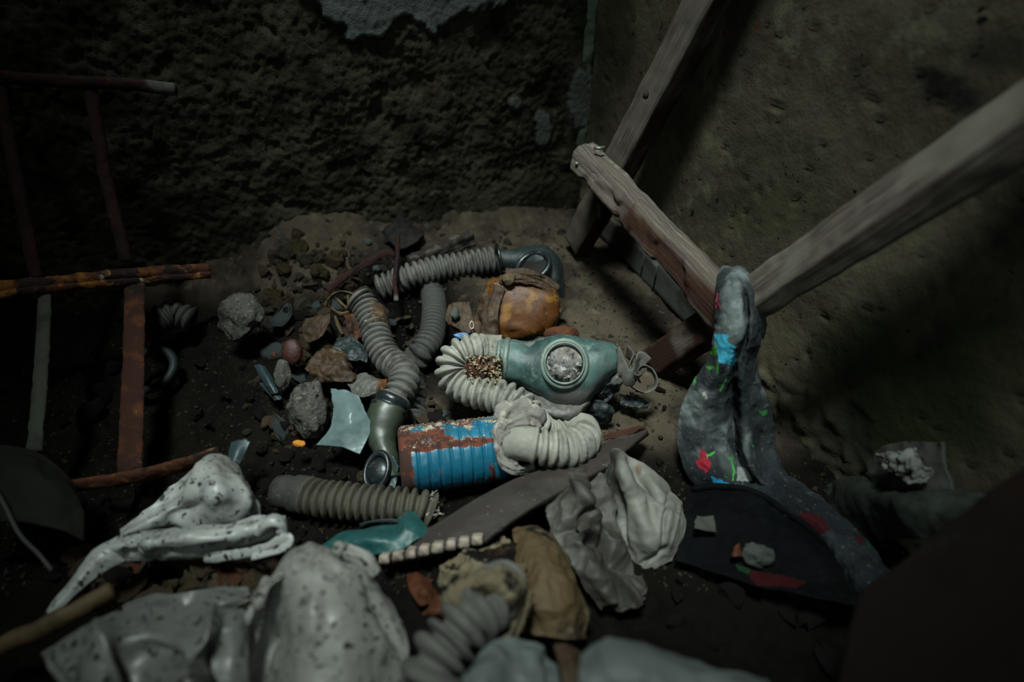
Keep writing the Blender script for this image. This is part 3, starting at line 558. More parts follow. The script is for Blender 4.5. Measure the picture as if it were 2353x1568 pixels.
# rag tied around the hose and the canister's mouth
rag = thing('cotton_rag', 'off-white soiled rag tied around the hose at the mouth of the blue canister', 'rag', W(1190, 1010, .72))
def rope(path, w, t, m, parent, name, up, seed=0, amp=.003, sc=60):
    C, s = resample([P(p) for p in path], .0016); V, F = sweep(C, w/2*(1+.35*fbm(C, 45, 2, seed)), t/2*(1+.3*fbm(C, 60, 2, seed+3)), 30, up=up)
    a_ = np.tile(np.arange(30)*2*pi/30, len(C)); tw = np.repeat(s, 30)*25
    Q = np.stack([np.cos(a_+tw)*1.6, np.sin(a_+tw)*1.6, np.repeat(s, 30)*sc*.35], -1)
    return put(name, V+unit(V-np.repeat(C, 30, 0))*(amp*(1.3*fbm(Q, 1.0, 3, seed)+.5*fbm(V, sc, 3, seed)))[:, None], F, m, parent)
rope([(1150, 968, .70), (1168, 948, .70), (1200, 938, .712), (1228, 950, .715), (1240, 972, .72), (1230, 990, .73)], .026, .010, M_rag, rag, 'twist', CAMU, 3)
rope([(1145, 985, .70), (1175, 972, .693), (1205, 968, .698), (1238, 985, .71)], .016, .009, M_rag, rag, 'twist', CAMU, 6)
rope([(1160, 962, .69), (1146, 990, .692), (1146, 1030, .69), (1155, 1060, .69), (1175, 1078, .69), (1205, 1082, .70), (1228, 1074, .705)], .013, .007, M_rag, rag, 'hanging_strip', CAMR, 9)
rope([(1172, 990, .685), (1156, 1010, .685), (1152, 1040, .688), (1160, 1065, .69)], .010, .005, M_rag, rag, 'hanging_strip', CAMR, 12)
V, F = sheet_mesh([[(1165, 1035, .692), (1178, 1040, .69), (1190, 1050, .69)], [(1168, 1060, .69), (1180, 1064, .688), (1192, 1066, .69)], [(1178, 1078, .69), (1192, 1080, .69), (1208, 1076, .69)]], 20, 24, .0015, .002, 60, .002, 60, 4, .06); put('torn_end', V, F, M_rag, rag)

# ------------------------------------------------------------------ other hoses and masks
hm = thing('gas_mask', 'dark gas mask half buried at the back, upper hose running left beside the amber bag', 'gas mask', T(1230, 640))
V, F = hose_mesh([P(p) for p in ((868, 664, .015), (905, 650, .022), (945, 634, .034), (1000, 619, .036), (1060, 608, .036), (1110, 600, .036), (1150, 594, .036))], .0248, .0120, .34, 24, seed=8); put('hose', V, F, M_hose, hm)
V, F = torus(W(1146, 594, 1.045), unit(W(1160, 592, 1.05)-W(1100, 602, 1.045)), .0245, .0035, 40, 10); V = V+.001*np.stack([fbm(V, 60, 2, k) for k in range(3)], -1); put('hose_clamp', V, F, M_ringdark, hm)
V, F = loft([(1150, 574, 618, 1.05, .022), (1180, 574, 622, 1.05, .026), (1210, 566, 640, 1.05, .034), (1245, 566, 665, 1.05, .045), (1272, 580, 690, 1.05, .045), (1292, 605, 700, 1.06, .035)], 60, 48, amp=.004, sc=22, seed=14); put('facepiece', V, F, M_tealdark, hm)
V, F = torus(W(1225, 612, 1.0), unit(-CAMF+.7*CAMU-.5*CAMR), .030, .005, 48, 12); rg = put('eyepiece', V, F, M_ringdark, hm, label='tarnished metal eyepiece rim')
V, F = lathe(W(1225, 613, 1.006), W(1225, 613, 1.006)+unit(-CAMF+.7*CAMU-.5*CAMR), [(0, .029), (.001, .028), (.0015, .001)], 40); put('lens', V, F, M_blackiron, rg)
V, F = sheet_mesh([[(1185, 640, 1.0), (1225, 632, 1.0), (1265, 650, 1.0), (1290, 690, 1.0)], [(1180, 652, .98), (1225, 650, .98), (1258, 672, .98), (1280, 705, .99)]], 20, 60, .003, .002, 30, .002, 30, 8); put('rim_fold', V, F, M_hose_olive, hm)
m2 = thing('gas_mask', 'olive gas mask left of the blue canister, dark lens down, grey hose rising behind it', 'gas mask', T(890, 1080))
V, F = hose_mesh([W(818, 684, .93), W(838, 705, .925), W(858, 745, .905), W(872, 790, .88), W(893, 828, .86), W(922, 850, .842), W(930, 872, .825), W(917, 905, .808), W(900, 932, .80)], .0234, .0108, .34, 26, seed=12); put('hose', V, F, M_hose, m2)
V, F = lathe(W(908, 912, .80), W(884, 962, .79), [(0, .023), (.003, .026), (.008, .0265), (.011, .0245), (.014, .0245), (.017, .0275), (.021, .0275), (.024, .025)], 48); V = V+.0008*np.stack([fbm(V, 70, 3, k) for k in range(3)], -1); put('clamp_ring', V, F, M_ringdark, m2, label='dark banded clamp ring')
C_, s_ = resample([W(895, 938, .793), W(884, 965, .785), W(877, 1000, .775), W(884, 1035, .765), W(894, 1065, .757), W(897, 1098, .752)], .003)
V, F = sweep(C_, np.interp(s_/s_[-1], [0, .15, .4, .65, .85, 1], [.0262, .0262, .0205, .0145, .0125, .018]), np.interp(s_/s_[-1], [0, .15, .4, .65, 1], [.0262, .025, .02, .016, .02]), 32, up=CAMR); V = V+.0014*np.stack([fbm(V, 35, 3, k) for k in range(3)], -1); put('neck', V, F, M_neck, m2, label='smooth olive rubber neck')
en2 = unit(-ray(867, 1082)-.55*CAMR+.25*CAMU); ec2 = W(866, 1082, .735)
V, F = torus(ec2, en2, .0205, .0042, 48, 12, .78, 1.12); r2 = put('eyepiece', V, F, M_ringdark, m2, label='dark metal eyepiece')
V, F = lathe(ec2-en2*.004, ec2, [(0, .018), (.003, .0175), (.0065, .010), (.0075, .0005)], 40); put('lens', V, F, M_ringdark, r2)
V, F = sheet_mesh([[(888, 1050, .75), (905, 1048, .745), (915, 1075, .74)], [(885, 1085, .745), (900, 1090, .74), (912, 1100, .74)], [(878, 1125, .74), (895, 1128, .735), (910, 1122, .735)]], 24, 24, .003, .002, 40, .002, 30, 4); put('cheek', V, F, M_bluegrey, m2)
hb = thing('corrugated_hose', 'grey corrugated hose curving down behind the olive mask from the upper hose', 'hose', T(960, 780))
V, F = hose_mesh([P(p) for p in ((986, 650, -.016), (996, 684, .006), (998, 724, .018), (990, 775, .020), (966, 812, .016), (946, 842, -.008), (944, 880, -.016), (950, 920, -.012), (950, 970, -.010))], .0220, .0092, .26, 24, seed=21); put('tube', V, F, M_hose_dark, hb)
hl = thing('corrugated_hose', 'short olive-grey corrugated hose lying below the blue canister with a frayed end', 'hose', T(850, 1170))
V, F = hose_mesh([P(p) for p in ((700, 1138, .024), (745, 1148, .026), (800, 1154, .027), (860, 1160, .028), (915, 1165, .028), (965, 1170, .026), (992, 1180, .020))], .0238, .0102, .34, 26, seed=30); put('tube', V, F, M_hose_olive, hl)
V, F = lathe(P((712, 1140, .024)), P((640, 1130, .022)), [(0, .022), (.006, .0235), (.018, .0235), (.024, .020), (.032, .021), (.044, .019), (.046, .001)], 40); V = V+.001*np.stack([fbm(V, 50, 3, k) for k in range(3)], -1); put('end_fitting', V, F, M_hose_dark, hl, label='dark plain end fitting')
parts = []; rng = np.random.default_rng(8)
for k in range(34):
    a_ = P((985+rng.uniform(-8, 10), 1172+rng.uniform(-26, 22), .03)); dv = np.array([rng.uniform(.4, 1), rng.uniform(-.6, .8), rng.uniform(-.3, .8)])*rng.uniform(.006, .016); C_ = cr([a_, a_+dv*.5+rng.normal(size=3)*.002, a_+dv], 8); parts.append(sweep(C_, np.linspace(.0016, .0005, 8), na=6))
V, F = join(*parts); put('frayed_threads', V, F, M_rag, hl, kind='stuff')
hf = thing('corrugated_hose', 'thick blurred corrugated hose nearest the camera at the bottom', 'hose', Z(1020, 1500, .06))
V, F = hose_mesh([W(1160, 1352, .505), W(1134, 1368, .482), W(1108, 1396, .465), W(1075, 1430, .45), W(1035, 1478, .44), W(1000, 1530, .43), W(985, 1600, .425), W(980, 1680, .42)], .0252, .0126, .42, 28, seed=33); put('tube', V, F, M_hose, hf)

# ------------------------------------------------------------------ amber bag
bag = thing('plastic_bag', 'amber brown plastic bag full of round lumps, behind the teal mask', 'bag', T(1190, 770))
V, F = ICO[4]; V = V.copy(); V = np.sign(V)*np.abs(V)**.62; q = V.copy()
V = W(1196, 712, .97)+V[:, :1]*CAMR*.068+V[:, 1:2]*CAMU*(.052-.010*V[:, :1])-V[:, 2:3]*CAMF*.044
lump = np.abs(noise(V, 30, 3))
sx = proj(V)[:, 0]-np.interp(proj(V)[:, 1], [640, 700, 780], [1192, 1186, 1178])
V = V+unit(V-W(1196, 712, .97))*(.009*(lump-.3)+.0015*fbm(V, 60, 3, 5)-.004*np.exp(-(sx/3.2)**2))[:, None]
put('body', V, F, M_amber, bag)
rope([(1150, 648, .935), (1180, 640, .93), (1230, 652, .935), (1275, 682, .945), (1292, 715, .955)], .014, .010, M_brown, bag, 'hem_fold', CAMU, 2)
rope([(1162, 628, .95), (1200, 628, .95), (1245, 640, .955), (1280, 668, .96)], .014, .010, M_brown, bag, 'hem_fold', CAMU, 4)
V, F = sheet_mesh([[(1120, 655, .95), (1140, 650, .935), (1165, 660, .93)], [(1098, 690, .945), (1120, 700, .92), (1148, 700, .918)], [(1092, 740, .94), (1118, 745, .915), (1145, 745, .915)], [(1080, 785, .92), (1115, 790, .905), (1150, 785, .91)]], 44, 36, .002, .005, 30, .005, 24, 6, .03); put('crumpled_side', V, F, M_brown, bag, label='crumpled brown side of the bag')
V, F = sheet_mesh([[(1028, 700, .95), (1050, 692, .945), (1078, 690, .95)], [(1024, 735, .935), (1048, 745, .92), (1090, 740, .93)], [(1040, 765, .93), (1065, 770, .92), (1092, 765, .92)]], 30, 36, .003, .004, 30, .004, 24, 16, .04); put('flap', V, F, M_brown, bag)
sd = thing('plaster_lump', 'square tan lump lying on the gathered top of the amber bag', 'rubble', W(1168, 645, .925)); V, F = rock(W(1168, 643, .925), (.013, .011, .011), 11, 3, .2, .45); put('body', V, F, M_tan, sd)

# ------------------------------------------------------------------ small helpers for loose things
def sheet_thing(name, label, cat, G, m, nu=40, nv=50, t=.002, amp=.003, sc=30, crease=.003, csc=22, seed=0, ragged=.03, group=None, attrs=None, holes=None, rsc=60):
    V, F = sheet_mesh(G, nu, nv, t, amp, sc, crease, csc, seed, ragged, rsc, holes)
    return put(name, V, F, m, None, label, cat, group, attrs=None if attrs is None else attrs(V))
def rockp(name, label, cat, px, py, d, wpx, hpx, thick, m, seed, sub=4, facet=.5, rough=.14, parent=None):
    V, F = rock((0, 0, 0), (1, 1, 1), seed, sub, 0, facet, rough); V = V/np.abs(V).max(0)
    k = d/FPX/2; V = W(px, py, d)+V[:, :1]*CAMR*wpx*k+V[:, 1:2]*CAMU*hpx*k-V[:, 2:3]*CAMF*thick
    V = V+unit(V-W(px, py, d))*(.0012*fbm(V, 120, 3, seed))[:, None]
    return put(name, V, F, m, parent, label, cat, smooth=sub > 2)
def dR(x, y, off):
    r = ray(x, y); return (x, y, ((CN-C0)@RU)/(r@RU)-off)

# ------------------------------------------------------------------ floral cloth over the trestle
rows = [(612, 1664, 1702, .700), (626, 1653, 1722, .682), (660, 1646, 1742, .664), (710, 1642, 1752, .652), (770, 1640, 1752, .652), (820, 1630, 1740, .665), (870, 1596, 1748, .684), (930, 1568, 1768, .705), (990, 1557, 1780, .715), (1040, 1560, 1786, .716), (1090, 1578, 1812, .712), (1118, 1600, 1850, .708)]
G = []
for i, (y, xl, xr, d_) in enumerate(rows):
    r_ = []; lo = sst(780, 900, y); hi_ = sst(1010, 1110, y)
    for t_ in np.linspace(0, 1, 13):
        x = xl+(xr-xl)*t_; off = .034*(abs(2*t_-1)**2.4)*(1-.35*lo)
        fc = .60-.05*hi_
        off += lo*(.024*math.exp(-((t_-fc)/.035)**2)-.016*math.exp(-((t_-fc-.12)/.08)**2)-.006*math.exp(-((t_-.28)/.12)**2)+.012*math.exp(-((t_-.86)/.04)**2)*sst(930, 1030, y))
        off += (1-lo)*sst(640, 690, y)*(.014*math.exp(-((t_-.66)/.05)**2)-.008*math.exp(-((t_-.80)/.07)**2)+.012*math.exp(-((t_-.36)/.04)**2)*sst(700, 640, y))
        r_.append((x, y+(8*math.sin(pi*t_) if y > 1100 else 0), d_+off))
    G.append(r_)
FLOWERS = [([(1640, 768), (1673, 766), (1676, 776), (1668, 782), (1682, 792), (1692, 800), (1684, 806), (1696, 813), (1686, 819), (1695, 828), (1688, 834), (1690, 842), (1652, 833), (1646, 800)], '4fbfe0'),
 ([(1636, 662), (1652, 676), (1650, 690), (1658, 712), (1636, 706)], 'b0525f'), ([(1634, 800), (1648, 794), (1646, 820), (1632, 814)], '4f9b3c'), ([(1620, 842), (1640, 841), (1644, 846), (1630, 852)], '4f9b3c'),
 ([(1646, 832), (1651, 834), (1652, 862), (1646, 860)], '4a9a4c'), ([(1595, 858), (1599, 858), (1598, 886), (1592, 884)], '57b55c'), ([(1666, 870), (1670, 872), (1657, 902), (1651, 900)], '4f9b4c'),
 ([(1614, 902), (1622, 898), (1627, 914), (1620, 920), (1616, 914)], 'c9cdc8'), ([(1612, 1030), (1624, 1042), (1636, 1070), (1622, 1090), (1616, 1080), (1604, 1078), (1598, 1060), (1606, 1056)], 'b3313f'),
 ([(1622, 1046), (1642, 1036), (1644, 1042), (1626, 1052)], '57b55c'), ([(1670, 1042), (1676, 1052), (1687, 1044), (1684, 1060), (1690, 1080), (1686, 1106), (1682, 1106), (1684, 1076)], '57b55c'), ([(1660, 1080), (1664, 1092), (1674, 1098), (1666, 1100)], '3f8a48'),
 ([(1694, 1072), (1712, 1074), (1730, 1104), (1718, 1108), (1692, 1104)], 'a9aea9'), ([(1734, 938), (1752, 946), (1764, 940), (1766, 954), (1752, 956)], '3f8a48'), ([(1726, 1020), (1734, 1026), (1730, 1030)], '57b55c'),
 ([(1632, 1094), (1662, 1106), (1706, 1120), (1690, 1124), (1640, 1116)], '2a8fc4')]
FL2 = [([(1832, 1178), (1884, 1182), (1908, 1218), (1878, 1232)], '431619'), ([(1990, 1232), (2018, 1244), (2010, 1262), (1992, 1254)], '1f4a2a'), ([(1966, 1226), (1986, 1240), (1980, 1256), (1964, 1240)], '431619')]
FL3 = [([(1722, 1310), (1800, 1322), (1856, 1338), (1830, 1352), (1740, 1346), (1722, 1330)], '3a1213'), ([(1690, 1296), (1724, 1308), (1720, 1320), (1694, 1310)], '1a3a22')]
def inpoly(q, poly):
    x, y = q[:, 0], q[:, 1]; r = np.zeros(len(q), bool); j = len(poly)-1
    for i in range(len(poly)):
        (xi, yi), (xj, yj) = poly[i], poly[j]
        if yi != yj: r ^= ((yi > y) != (yj > y)) & (x < (xj-xi)*(y-yi)/(yj-yi)+xi)
        j = i
    return r
def prints(V, flowers):                     # the printed flowers of the fabric, as a colour attribute on its mesh
    q = proj(V)+2.2*np.stack([noise(V, 260, 1), noise(V, 260, 2)], -1); c = np.zeros((len(V), 4))
    for poly, col in flowers:
        m = inpoly(q, poly); c[m] = np.array(lin(col))*[.5, .5, .5, 1]
    return c*np.array([1, 1, 1, 1])
def clothat(fl): return lambda V: {'col': prints(V, fl)*np.where(noise(V, 420, 6) > .5, .45, 1)[:, None], 'dust': np.clip((.10+.7*sst(-.05, .5, fbm(V, 16, 4, 3)))*sst(1130, 1020, proj(V)[:, 1])*(.65+.35*sst(-.1, .3, fbm(V, 70, 3, 8))), 0, 1)}
cl = sheet_thing('floral_cloth', 'dusty dark grey cloth printed with blue, red and green flowers, draped over the trestle joint', 'cloth', G, M_cloth, 300, 150, .002, .0022, 24, .0016, 30, 4, 0, attrs=clothat(FLOWERS))
V, F = sheet_mesh([[(1738, 648, .70), (1752, 668, .69), (1758, 700, .70)], [(1735, 700, .69), (1754, 720, .672), (1762, 745, .69)], [(1736, 760, .70), (1750, 770, .69), (1756, 780, .70)]], 40, 30, .002, .003, 30, .003, 24, 9, .03); put('back_tail', V, F, M_cloth, cl, attrs={'dust': np.full(len(V), .3), 'col': np.zeros((len(V), 4))})
V, F = sheet_mesh([[(1712, 1112, .735), (1765, 1092, .712), (1822, 1092, .735)], [(1735, 1140, .70), (1800, 1125, .675), (1872, 1135, .70)], [(1815, 1215, .665), (1880, 1192, .64), (1950, 1205, .665)], [(1905, 1300, .62), (1965, 1272, .60), (2030, 1290, .615)], [(1985, 1390, .57), (2035, 1362, .555), (2090, 1380, .56)]], 200, 80, .002, .004, 20, .004, 18, 12, 0)
put('lower_fold', V, F, M_cloth, cl, attrs={'dust': .08*sst(-.1, .5, fbm(V, 14, 4, 3)), 'col': prints(V, FL2)}, label='lower folds of the cloth with a red flower')
bk = sheet_thing('black_cloth', 'black cloth with a piped edge lying in front of the floral cloth', 'cloth', [[(1580, 1128, .71), (1650, 1116, .70), (1735, 1130, .69), (1830, 1190, .665), (1925, 1270, .625), (1990, 1345, .59)], [(1570, 1180, .68), (1660, 1175, .665), (1750, 1200, .65), (1840, 1250, .63), (1920, 1310, .60), (1985, 1365, .575)], [(1560, 1250, .655), (1660, 1255, .64), (1750, 1280, .625), (1840, 1315, .61), (1920, 1350, .585), (1985, 1380, .565)], [(1550, 1290, .64), (1650, 1320, .62), (1745, 1350, .60), (1840, 1368, .585), (1920, 1382, .57), (1980, 1395, .56)]], M_black, 150, 200, .003, .003, 16, .004, 12, 5, 0, attrs=lambda V: {'col': prints(V, FL3)})
V, F = sweep(resample([W(1590, 1126, .705), W(1650, 1119, .695), W(1735, 1134, .684), W(1830, 1195, .658), W(1925, 1275, .618)], .004)[0], .0055, .004, 14); put('piping', V, F, M_black, bk, attrs={'col': np.zeros((len(V), 4))})
rockp('plaster_lump', 'pale grey plaster scrap resting on the black cloth', 'rubble', 1742, 1275, .615, 78, 62, .010, M_chip, 6)
sheet_thing('orange_scrap', 'small orange scrap beside the pale plaster on the black cloth', 'scrap', [[(1680, 1262, .62), (1690, 1250, .62), (1700, 1246, .62)], [(1676, 1278, .615), (1690, 1280, .61), (1704, 1280, .615)]], M_orange, 14, 14, .002, .002, 40, 0, 20, 3, .08)

# ------------------------------------------------------------------ white and grey rubber in the foreground
wg = thing('rubber_glove', 'crumpled speckled white rubber glove with a peaked top, at left below the chair frame', 'glove', Z(420, 1330, .03))
V, F = sheet_mesh([[(275, 1216, .60), (340, 1160, .62), (420, 1095, .64), (487, 1046, .648), (540, 1076, .648), (578, 1120, .645)], [(277, 1226, .585), (352, 1168, .612), (420, 1112, .628), (484, 1078, .598), (548, 1104, .605), (592, 1150, .625)], [(280, 1230, .577), (362, 1190, .588), (425, 1150, .600), (492, 1140, .568), (558, 1152, .590), (600, 1185, .612)], [(285, 1234, .58), (375, 1222, .605), (440, 1212, .600), (500, 1206, .590), (560, 1202, .600), (598, 1203, .62)]], 90, 110, .003, .003, 16, .003, 14, 2, 0, dents=[(372, 1150, 85, 13, -40, 0.0096), (425, 1172, 45, 16, -22, 0.0072), (452, 1105, 60, 9, -62, -0.0060), (520, 1160, 30, 22, 10, 0.0036), (556, 1130, 45, 9, 62, -0.0048), (520, 1085, 30, 14, 40, 0.0036), (590, 1170, 30, 8, 70, 0.0048)]); put('palm', V, F, M_white, wg)
V, F = sheet_mesh([[(258, 1240, .578), (340, 1222, .59), (430, 1214, .585), (520, 1204, .58), (600, 1190, .58), (655, 1192, .59)], [(248, 1262, .565), (325, 1248, .556), (420, 1242, .552), (510, 1236, .556), (590, 1218, .566), (652, 1214, .575)], [(262, 1292, .575), (330, 1288, .575), (420, 1283, .572), (510, 1270, .575), (600, 1250, .578), (640, 1236, .58)]], 60, 130, .003, .003, 18, .002, 14, 4, 0, dents=[(298, 1262, 14, 16, 0, .014), (340, 1250, 16, 20, 0, -.006), (450, 1262, 80, 7, -6, .008), (590, 1235, 40, 7, -18, .012), (480, 1228, 90, 6, -8, -.004)]); put('cuff_fold', V, F, M_white, wg)
V, F = sheet_mesh([[(272, 1232, .575), (262, 1262, .566), (290, 1290, .57)], [(212, 1272, .565), (222, 1288, .556), (245, 1312, .56)], [(160, 1332, .553), (172, 1342, .545), (190, 1352, .548)], [(108, 1408, .54), (114, 1412, .535), (122, 1416, .535)]], 60, 24, .003, .002, 20, .002, 14, 6, 0); put('finger', V, F, M_white, wg)
rope([(596, 1222, .57), (612, 1208, .566), (628, 1198, .565), (646, 1204, .567), (650, 1222, .568)], .016, .012, M_white, wg, 'curled_tip', CAMF, 3, .0008, 20)
rope([(470, 1282, .57), (540, 1276, .566), (600, 1262, .562), (645, 1240, .56), (664, 1236, .56), (660, 1252, .558), (625, 1270, .556), (580, 1278, .557)], .010, .004, M_white, wg, 'rolled_edge', CAMU, 5, .0006, 20)
wm = thing('rubber_mask', 'speckled white rubber mask hump, large at the bottom left of centre', 'mask', Z(740, 1500, .06))
V, F = sheet_mesh([[(622, 1335, .505), (655, 1278, .505), (705, 1254, .512), (765, 1262, .518), (832, 1290, .518), (868, 1332, .512)], [(588, 1392, .472), (640, 1322, .46), (700, 1296, .458), (768, 1298, .462), (842, 1330, .478), (896, 1378, .492)], [(562, 1450, .468), (618, 1402, .480), (688, 1388, .436), (772, 1390, .434), (852, 1402, .452), (922, 1432, .477)], [(553, 1520, .458), (608, 1490, .482), (684, 1480, .424), (776, 1480, .42), (860, 1480, .44), (940, 1490, .466)], [(548, 1640, .445), (600, 1630, .466), (685, 1630, .408), (780, 1640, .408), (860, 1620, .43), (925, 1590, .455)]], 150, 150, .003, .0022, 20, .002, 14, 8, 0, dents=[(622, 1440, 110, 11, 100, .020), (590, 1420, 110, 8, 103, -.005), (690, 1294, 34, 12, -30, .007), (820, 1312, 80, 10, 38, .007), (770, 1300, 90, 9, 38, -.004), (880, 1420, 90, 12, 62, .006), (720, 1420, 60, 16, 95, -.004)]); put('face', V, F, M_white2, wm)
rope([(612, 1332, .495), (590, 1385, .47), (563, 1440, .463), (555, 1500, .455), (548, 1600, .445)], .008, .008, M_white2, wm, 'rim', CAMF, 3, .0006, 20)
rope([(770, 1262, .505), (800, 1270, .50), (835, 1290, .50), (862, 1322, .50)], .014, .008, M_white2, wm, 'rolled_edge', CAMU, 5, .0012, 26)
w3 = thing('rubber_sheet', 'grey-white rubber sheet in soft folds in the bottom left corner', 'rubber sheet', Z(330, 1568, .06))
V, F = sheet_mesh([[(92, 1502, .455), (205, 1436, .452), (300, 1402, .465), (400, 1392, .468), (500, 1394, .47), (560, 1402, .472)], [(112, 1532, .44), (218, 1462, .43), (320, 1452, .435), (420, 1436, .442), (508, 1432, .440), (572, 1440, .462)], [(150, 1600, .42), (228, 1560, .398), (325, 1528, .425), (425, 1518, .400), (500, 1520, .425), (575, 1530, .445)], [(150, 1720, .40), (238, 1720, .372), (338, 1720, .40), (430, 1720, .372), (520, 1720, .40), (580, 1720, .42)]], 110, 130, .003, .003, 14, .003, 12, 10, 0, dents=[(410, 1500, 90, 34, -4, 0.0160), (515, 1500, 90, 16, 95, 0.0130), (480, 1450, 60, 10, 100, -0.0060), (235, 1462, 26, 34, 60, -0.0060), (160, 1500, 40, 14, -40, 0.0070), (300, 1540, 70, 22, 70, 0.0100), (250, 1500, 90, 10, 68, -0.0030)]); put('folds', V, F, M_white3, w3)
V, F = sheet_mesh([[(100, 1500, .45), (150, 1500, .44), (210, 1480, .44)], [(130, 1525, .44), (160, 1535, .425), (215, 1510, .43)], [(170, 1570, .43), (185, 1570, .42), (220, 1560, .42)]], 40, 40, .003, .003, 20, .003, 16, 12, .02); put('corner_fold', V, F, M_white3, w3)
sheet_thing('rubber_cuff', 'narrow curled white rubber cuff lying above the folded sheet at left', 'rubber cuff', [[(282, 1400, .525), (350, 1376, .525), (430, 1362, .525), (510, 1350, .53), (570, 1346, .535)], [(288, 1408, .505), (360, 1402, .492), (425, 1410, .512), (500, 1388, .505), (575, 1364, .525)], [(328, 1420, .512), (380, 1426, .505), (440, 1422, .505), (520, 1402, .51), (580, 1378, .52)]], M_white3, 50, 90, .003, .003, 18, .003, 14, 14, 0)
gs = thing('rubber_sack', 'crumpled grey rubber sack with a pale bulging right side, right of the dark plank', 'sack', Z(1440, 1300, .02))
V, F = sheet_mesh([[(1398, 1062, .71), (1420, 1036, .71), (1450, 1048, .71), (1492, 1075, .71), (1535, 1112, .71)], [(1392, 1110, .69), (1424, 1086, .655), (1462, 1104, .682), (1515, 1128, .672), (1562, 1160, .695)], [(1402, 1180, .682), (1446, 1158, .655), (1488, 1172, .652), (1535, 1182, .645), (1576, 1198, .672)], [(1430, 1245, .668), (1470, 1228, .645), (1505, 1235, .635), (1540, 1242, .638), (1570, 1250, .66)], [(1458, 1315, .655), (1480, 1318, .645), (1502, 1312, .643), (1524, 1302, .645), (1545, 1290, .65)]], 130, 110, .003, .003, 18, .003, 16, 16, 0, dents=[(1478, 1098, 55, 13, 50, .016), (1440, 1090, 70, 9, 62, -.008), (1510, 1140, 30, 8, 40, .010), (1530, 1190, 60, 5, 100, .006), (1550, 1210, 60, 4, 100, -.003), (1425, 1180, 70, 10, 80, .014), (1480, 1200, 70, 16, 75, -.006), (1500, 1280, 40, 6, -30, .006)]); put('bulging_side', V, F, M_grey, gs, attrs={'pale': .5*sst(1405, 1440, proj(V)[:, 0]+20*fbm(V, 20, 2, 3)), 'stain': .6*sst(1, .3, ((proj(V)[:, 0]-1468)/9)**2+((proj(V)[:, 1]-1074)/22)**2+.8*noise(V, 90, 3))})
V, F = sheet_mesh([[(1252, 1152, .67), (1300, 1108, .68), (1345, 1074, .69), (1378, 1086, .69), (1402, 1125, .69)], [(1258, 1200, .635), (1310, 1160, .63), (1352, 1142, .628), (1390, 1160, .655), (1420, 1200, .66)], [(1280, 1252, .615), (1330, 1215, .60), (1368, 1222, .622), (1410, 1242, .63), (1442, 1272, .645)], [(1318, 1302, .59), (1360, 1290, .58), (1398, 1302, .60), (1432, 1320, .60), (1472, 1332, .61)], [(1375, 1405, .57), (1410, 1392, .565), (1440, 1402, .572), (1468, 1402, .575), (1486, 1372, .585)]], 160, 130, .003, .004, 22, .006, 17, 18, .012, dents=[(1385, 1150, 70, 11, 72, .022), (1340, 1140, 50, 10, 60, -.010), (1350, 1235, 50, 10, 20, .016), (1400, 1265, 50, 9, 70, .016), (1330, 1190, 50, 8, -40, .012), (1440, 1300, 40, 9, 40, .014), (1420, 1350, 50, 9, 75, .016), (1450, 1370, 50, 8, 60, -.01)]); put('crumpled_side', V, F, M_grey, gs, attrs={'brown': .7*sst(-.3, .3, fbm(V, 14, 3, 3)), 'stain': .5*sst(20, 4, np.hypot(proj(V)[:, 0]-1358, proj(V)[:, 1]-1082)+8*noise(V, 70, 3))})
sheet_thing('leathery_sac', 'brown leathery curved husk standing between the grey sack and the nearest hose', 'husk', [[(1178, 1224, .605), (1220, 1210, .605), (1258, 1228, .605), (1292, 1268, .605)], [(1185, 1282, .565), (1230, 1268, .545), (1282, 1290, .548), (1318, 1330, .57)], [(1190, 1362, .545), (1240, 1350, .515), (1292, 1362, .516), (1338, 1402, .54)], [(1196, 1452, .525), (1242, 1462, .50), (1296, 1470, .50), (1344, 1470, .52)]], M_tan, 90, 80, .003, .004, 20, .006, 15, 20, .01)
mc = sheet_thing('mouldy_rag', 'cream and black mouldy rag behind the nearest hose, with a knobbly tan end', 'rag', [[(1020, 1302, .57), (1080, 1262, .58), (1140, 1250, .59), (1196, 1238, .59)], [(1008, 1342, .535), (1075, 1320, .525), (1140, 1310, .53), (1202, 1312, .55)], [(1018, 1378, .50), (1078, 1352, .452), (1138, 1336, .455), (1206, 1368, .475)], [(1040, 1412, .50), (1084, 1364, .462), (1142, 1352, .465), (1204, 1430, .50)]], M_mould, 80, 90, .003, .007, 26, .008, 22, 22, .03, holes=(40, .85))
rope([(1206, 1362, .495), (1195, 1400, .485), (1175, 1440, .478), (1150, 1468, .47), (1132, 1490, .465)], .020, .016, M_mould, mc, 'knobbly_end', CAMF, 7, .003, 40)
for k, g in enumerate(([[(925, 1325, .60), (955, 1315, .60), (985, 1330, .60)], [(945, 1360, .57), (975, 1355, .56), (1000, 1370, .57)], [(965, 1395, .56), (985, 1390, .555), (1005, 1395, .56)]], [[(975, 1400, .56), (1000, 1360, .56), (1020, 1345, .565)], [(965, 1412, .55), (1010, 1400, .54), (1040, 1390, .55)], [(990, 1416, .55), (1030, 1418, .545), (1055, 1405, .55)]])):
    sheet_thing('dry_leaf', ('curled orange leaf under the toothed end of the plank', 'pointed orange-brown leaf above the nearest hose')[k], 'leaf', g, M_orange, 26, 26, .0015, .004, 30, .004, 24, 50+k, .04)
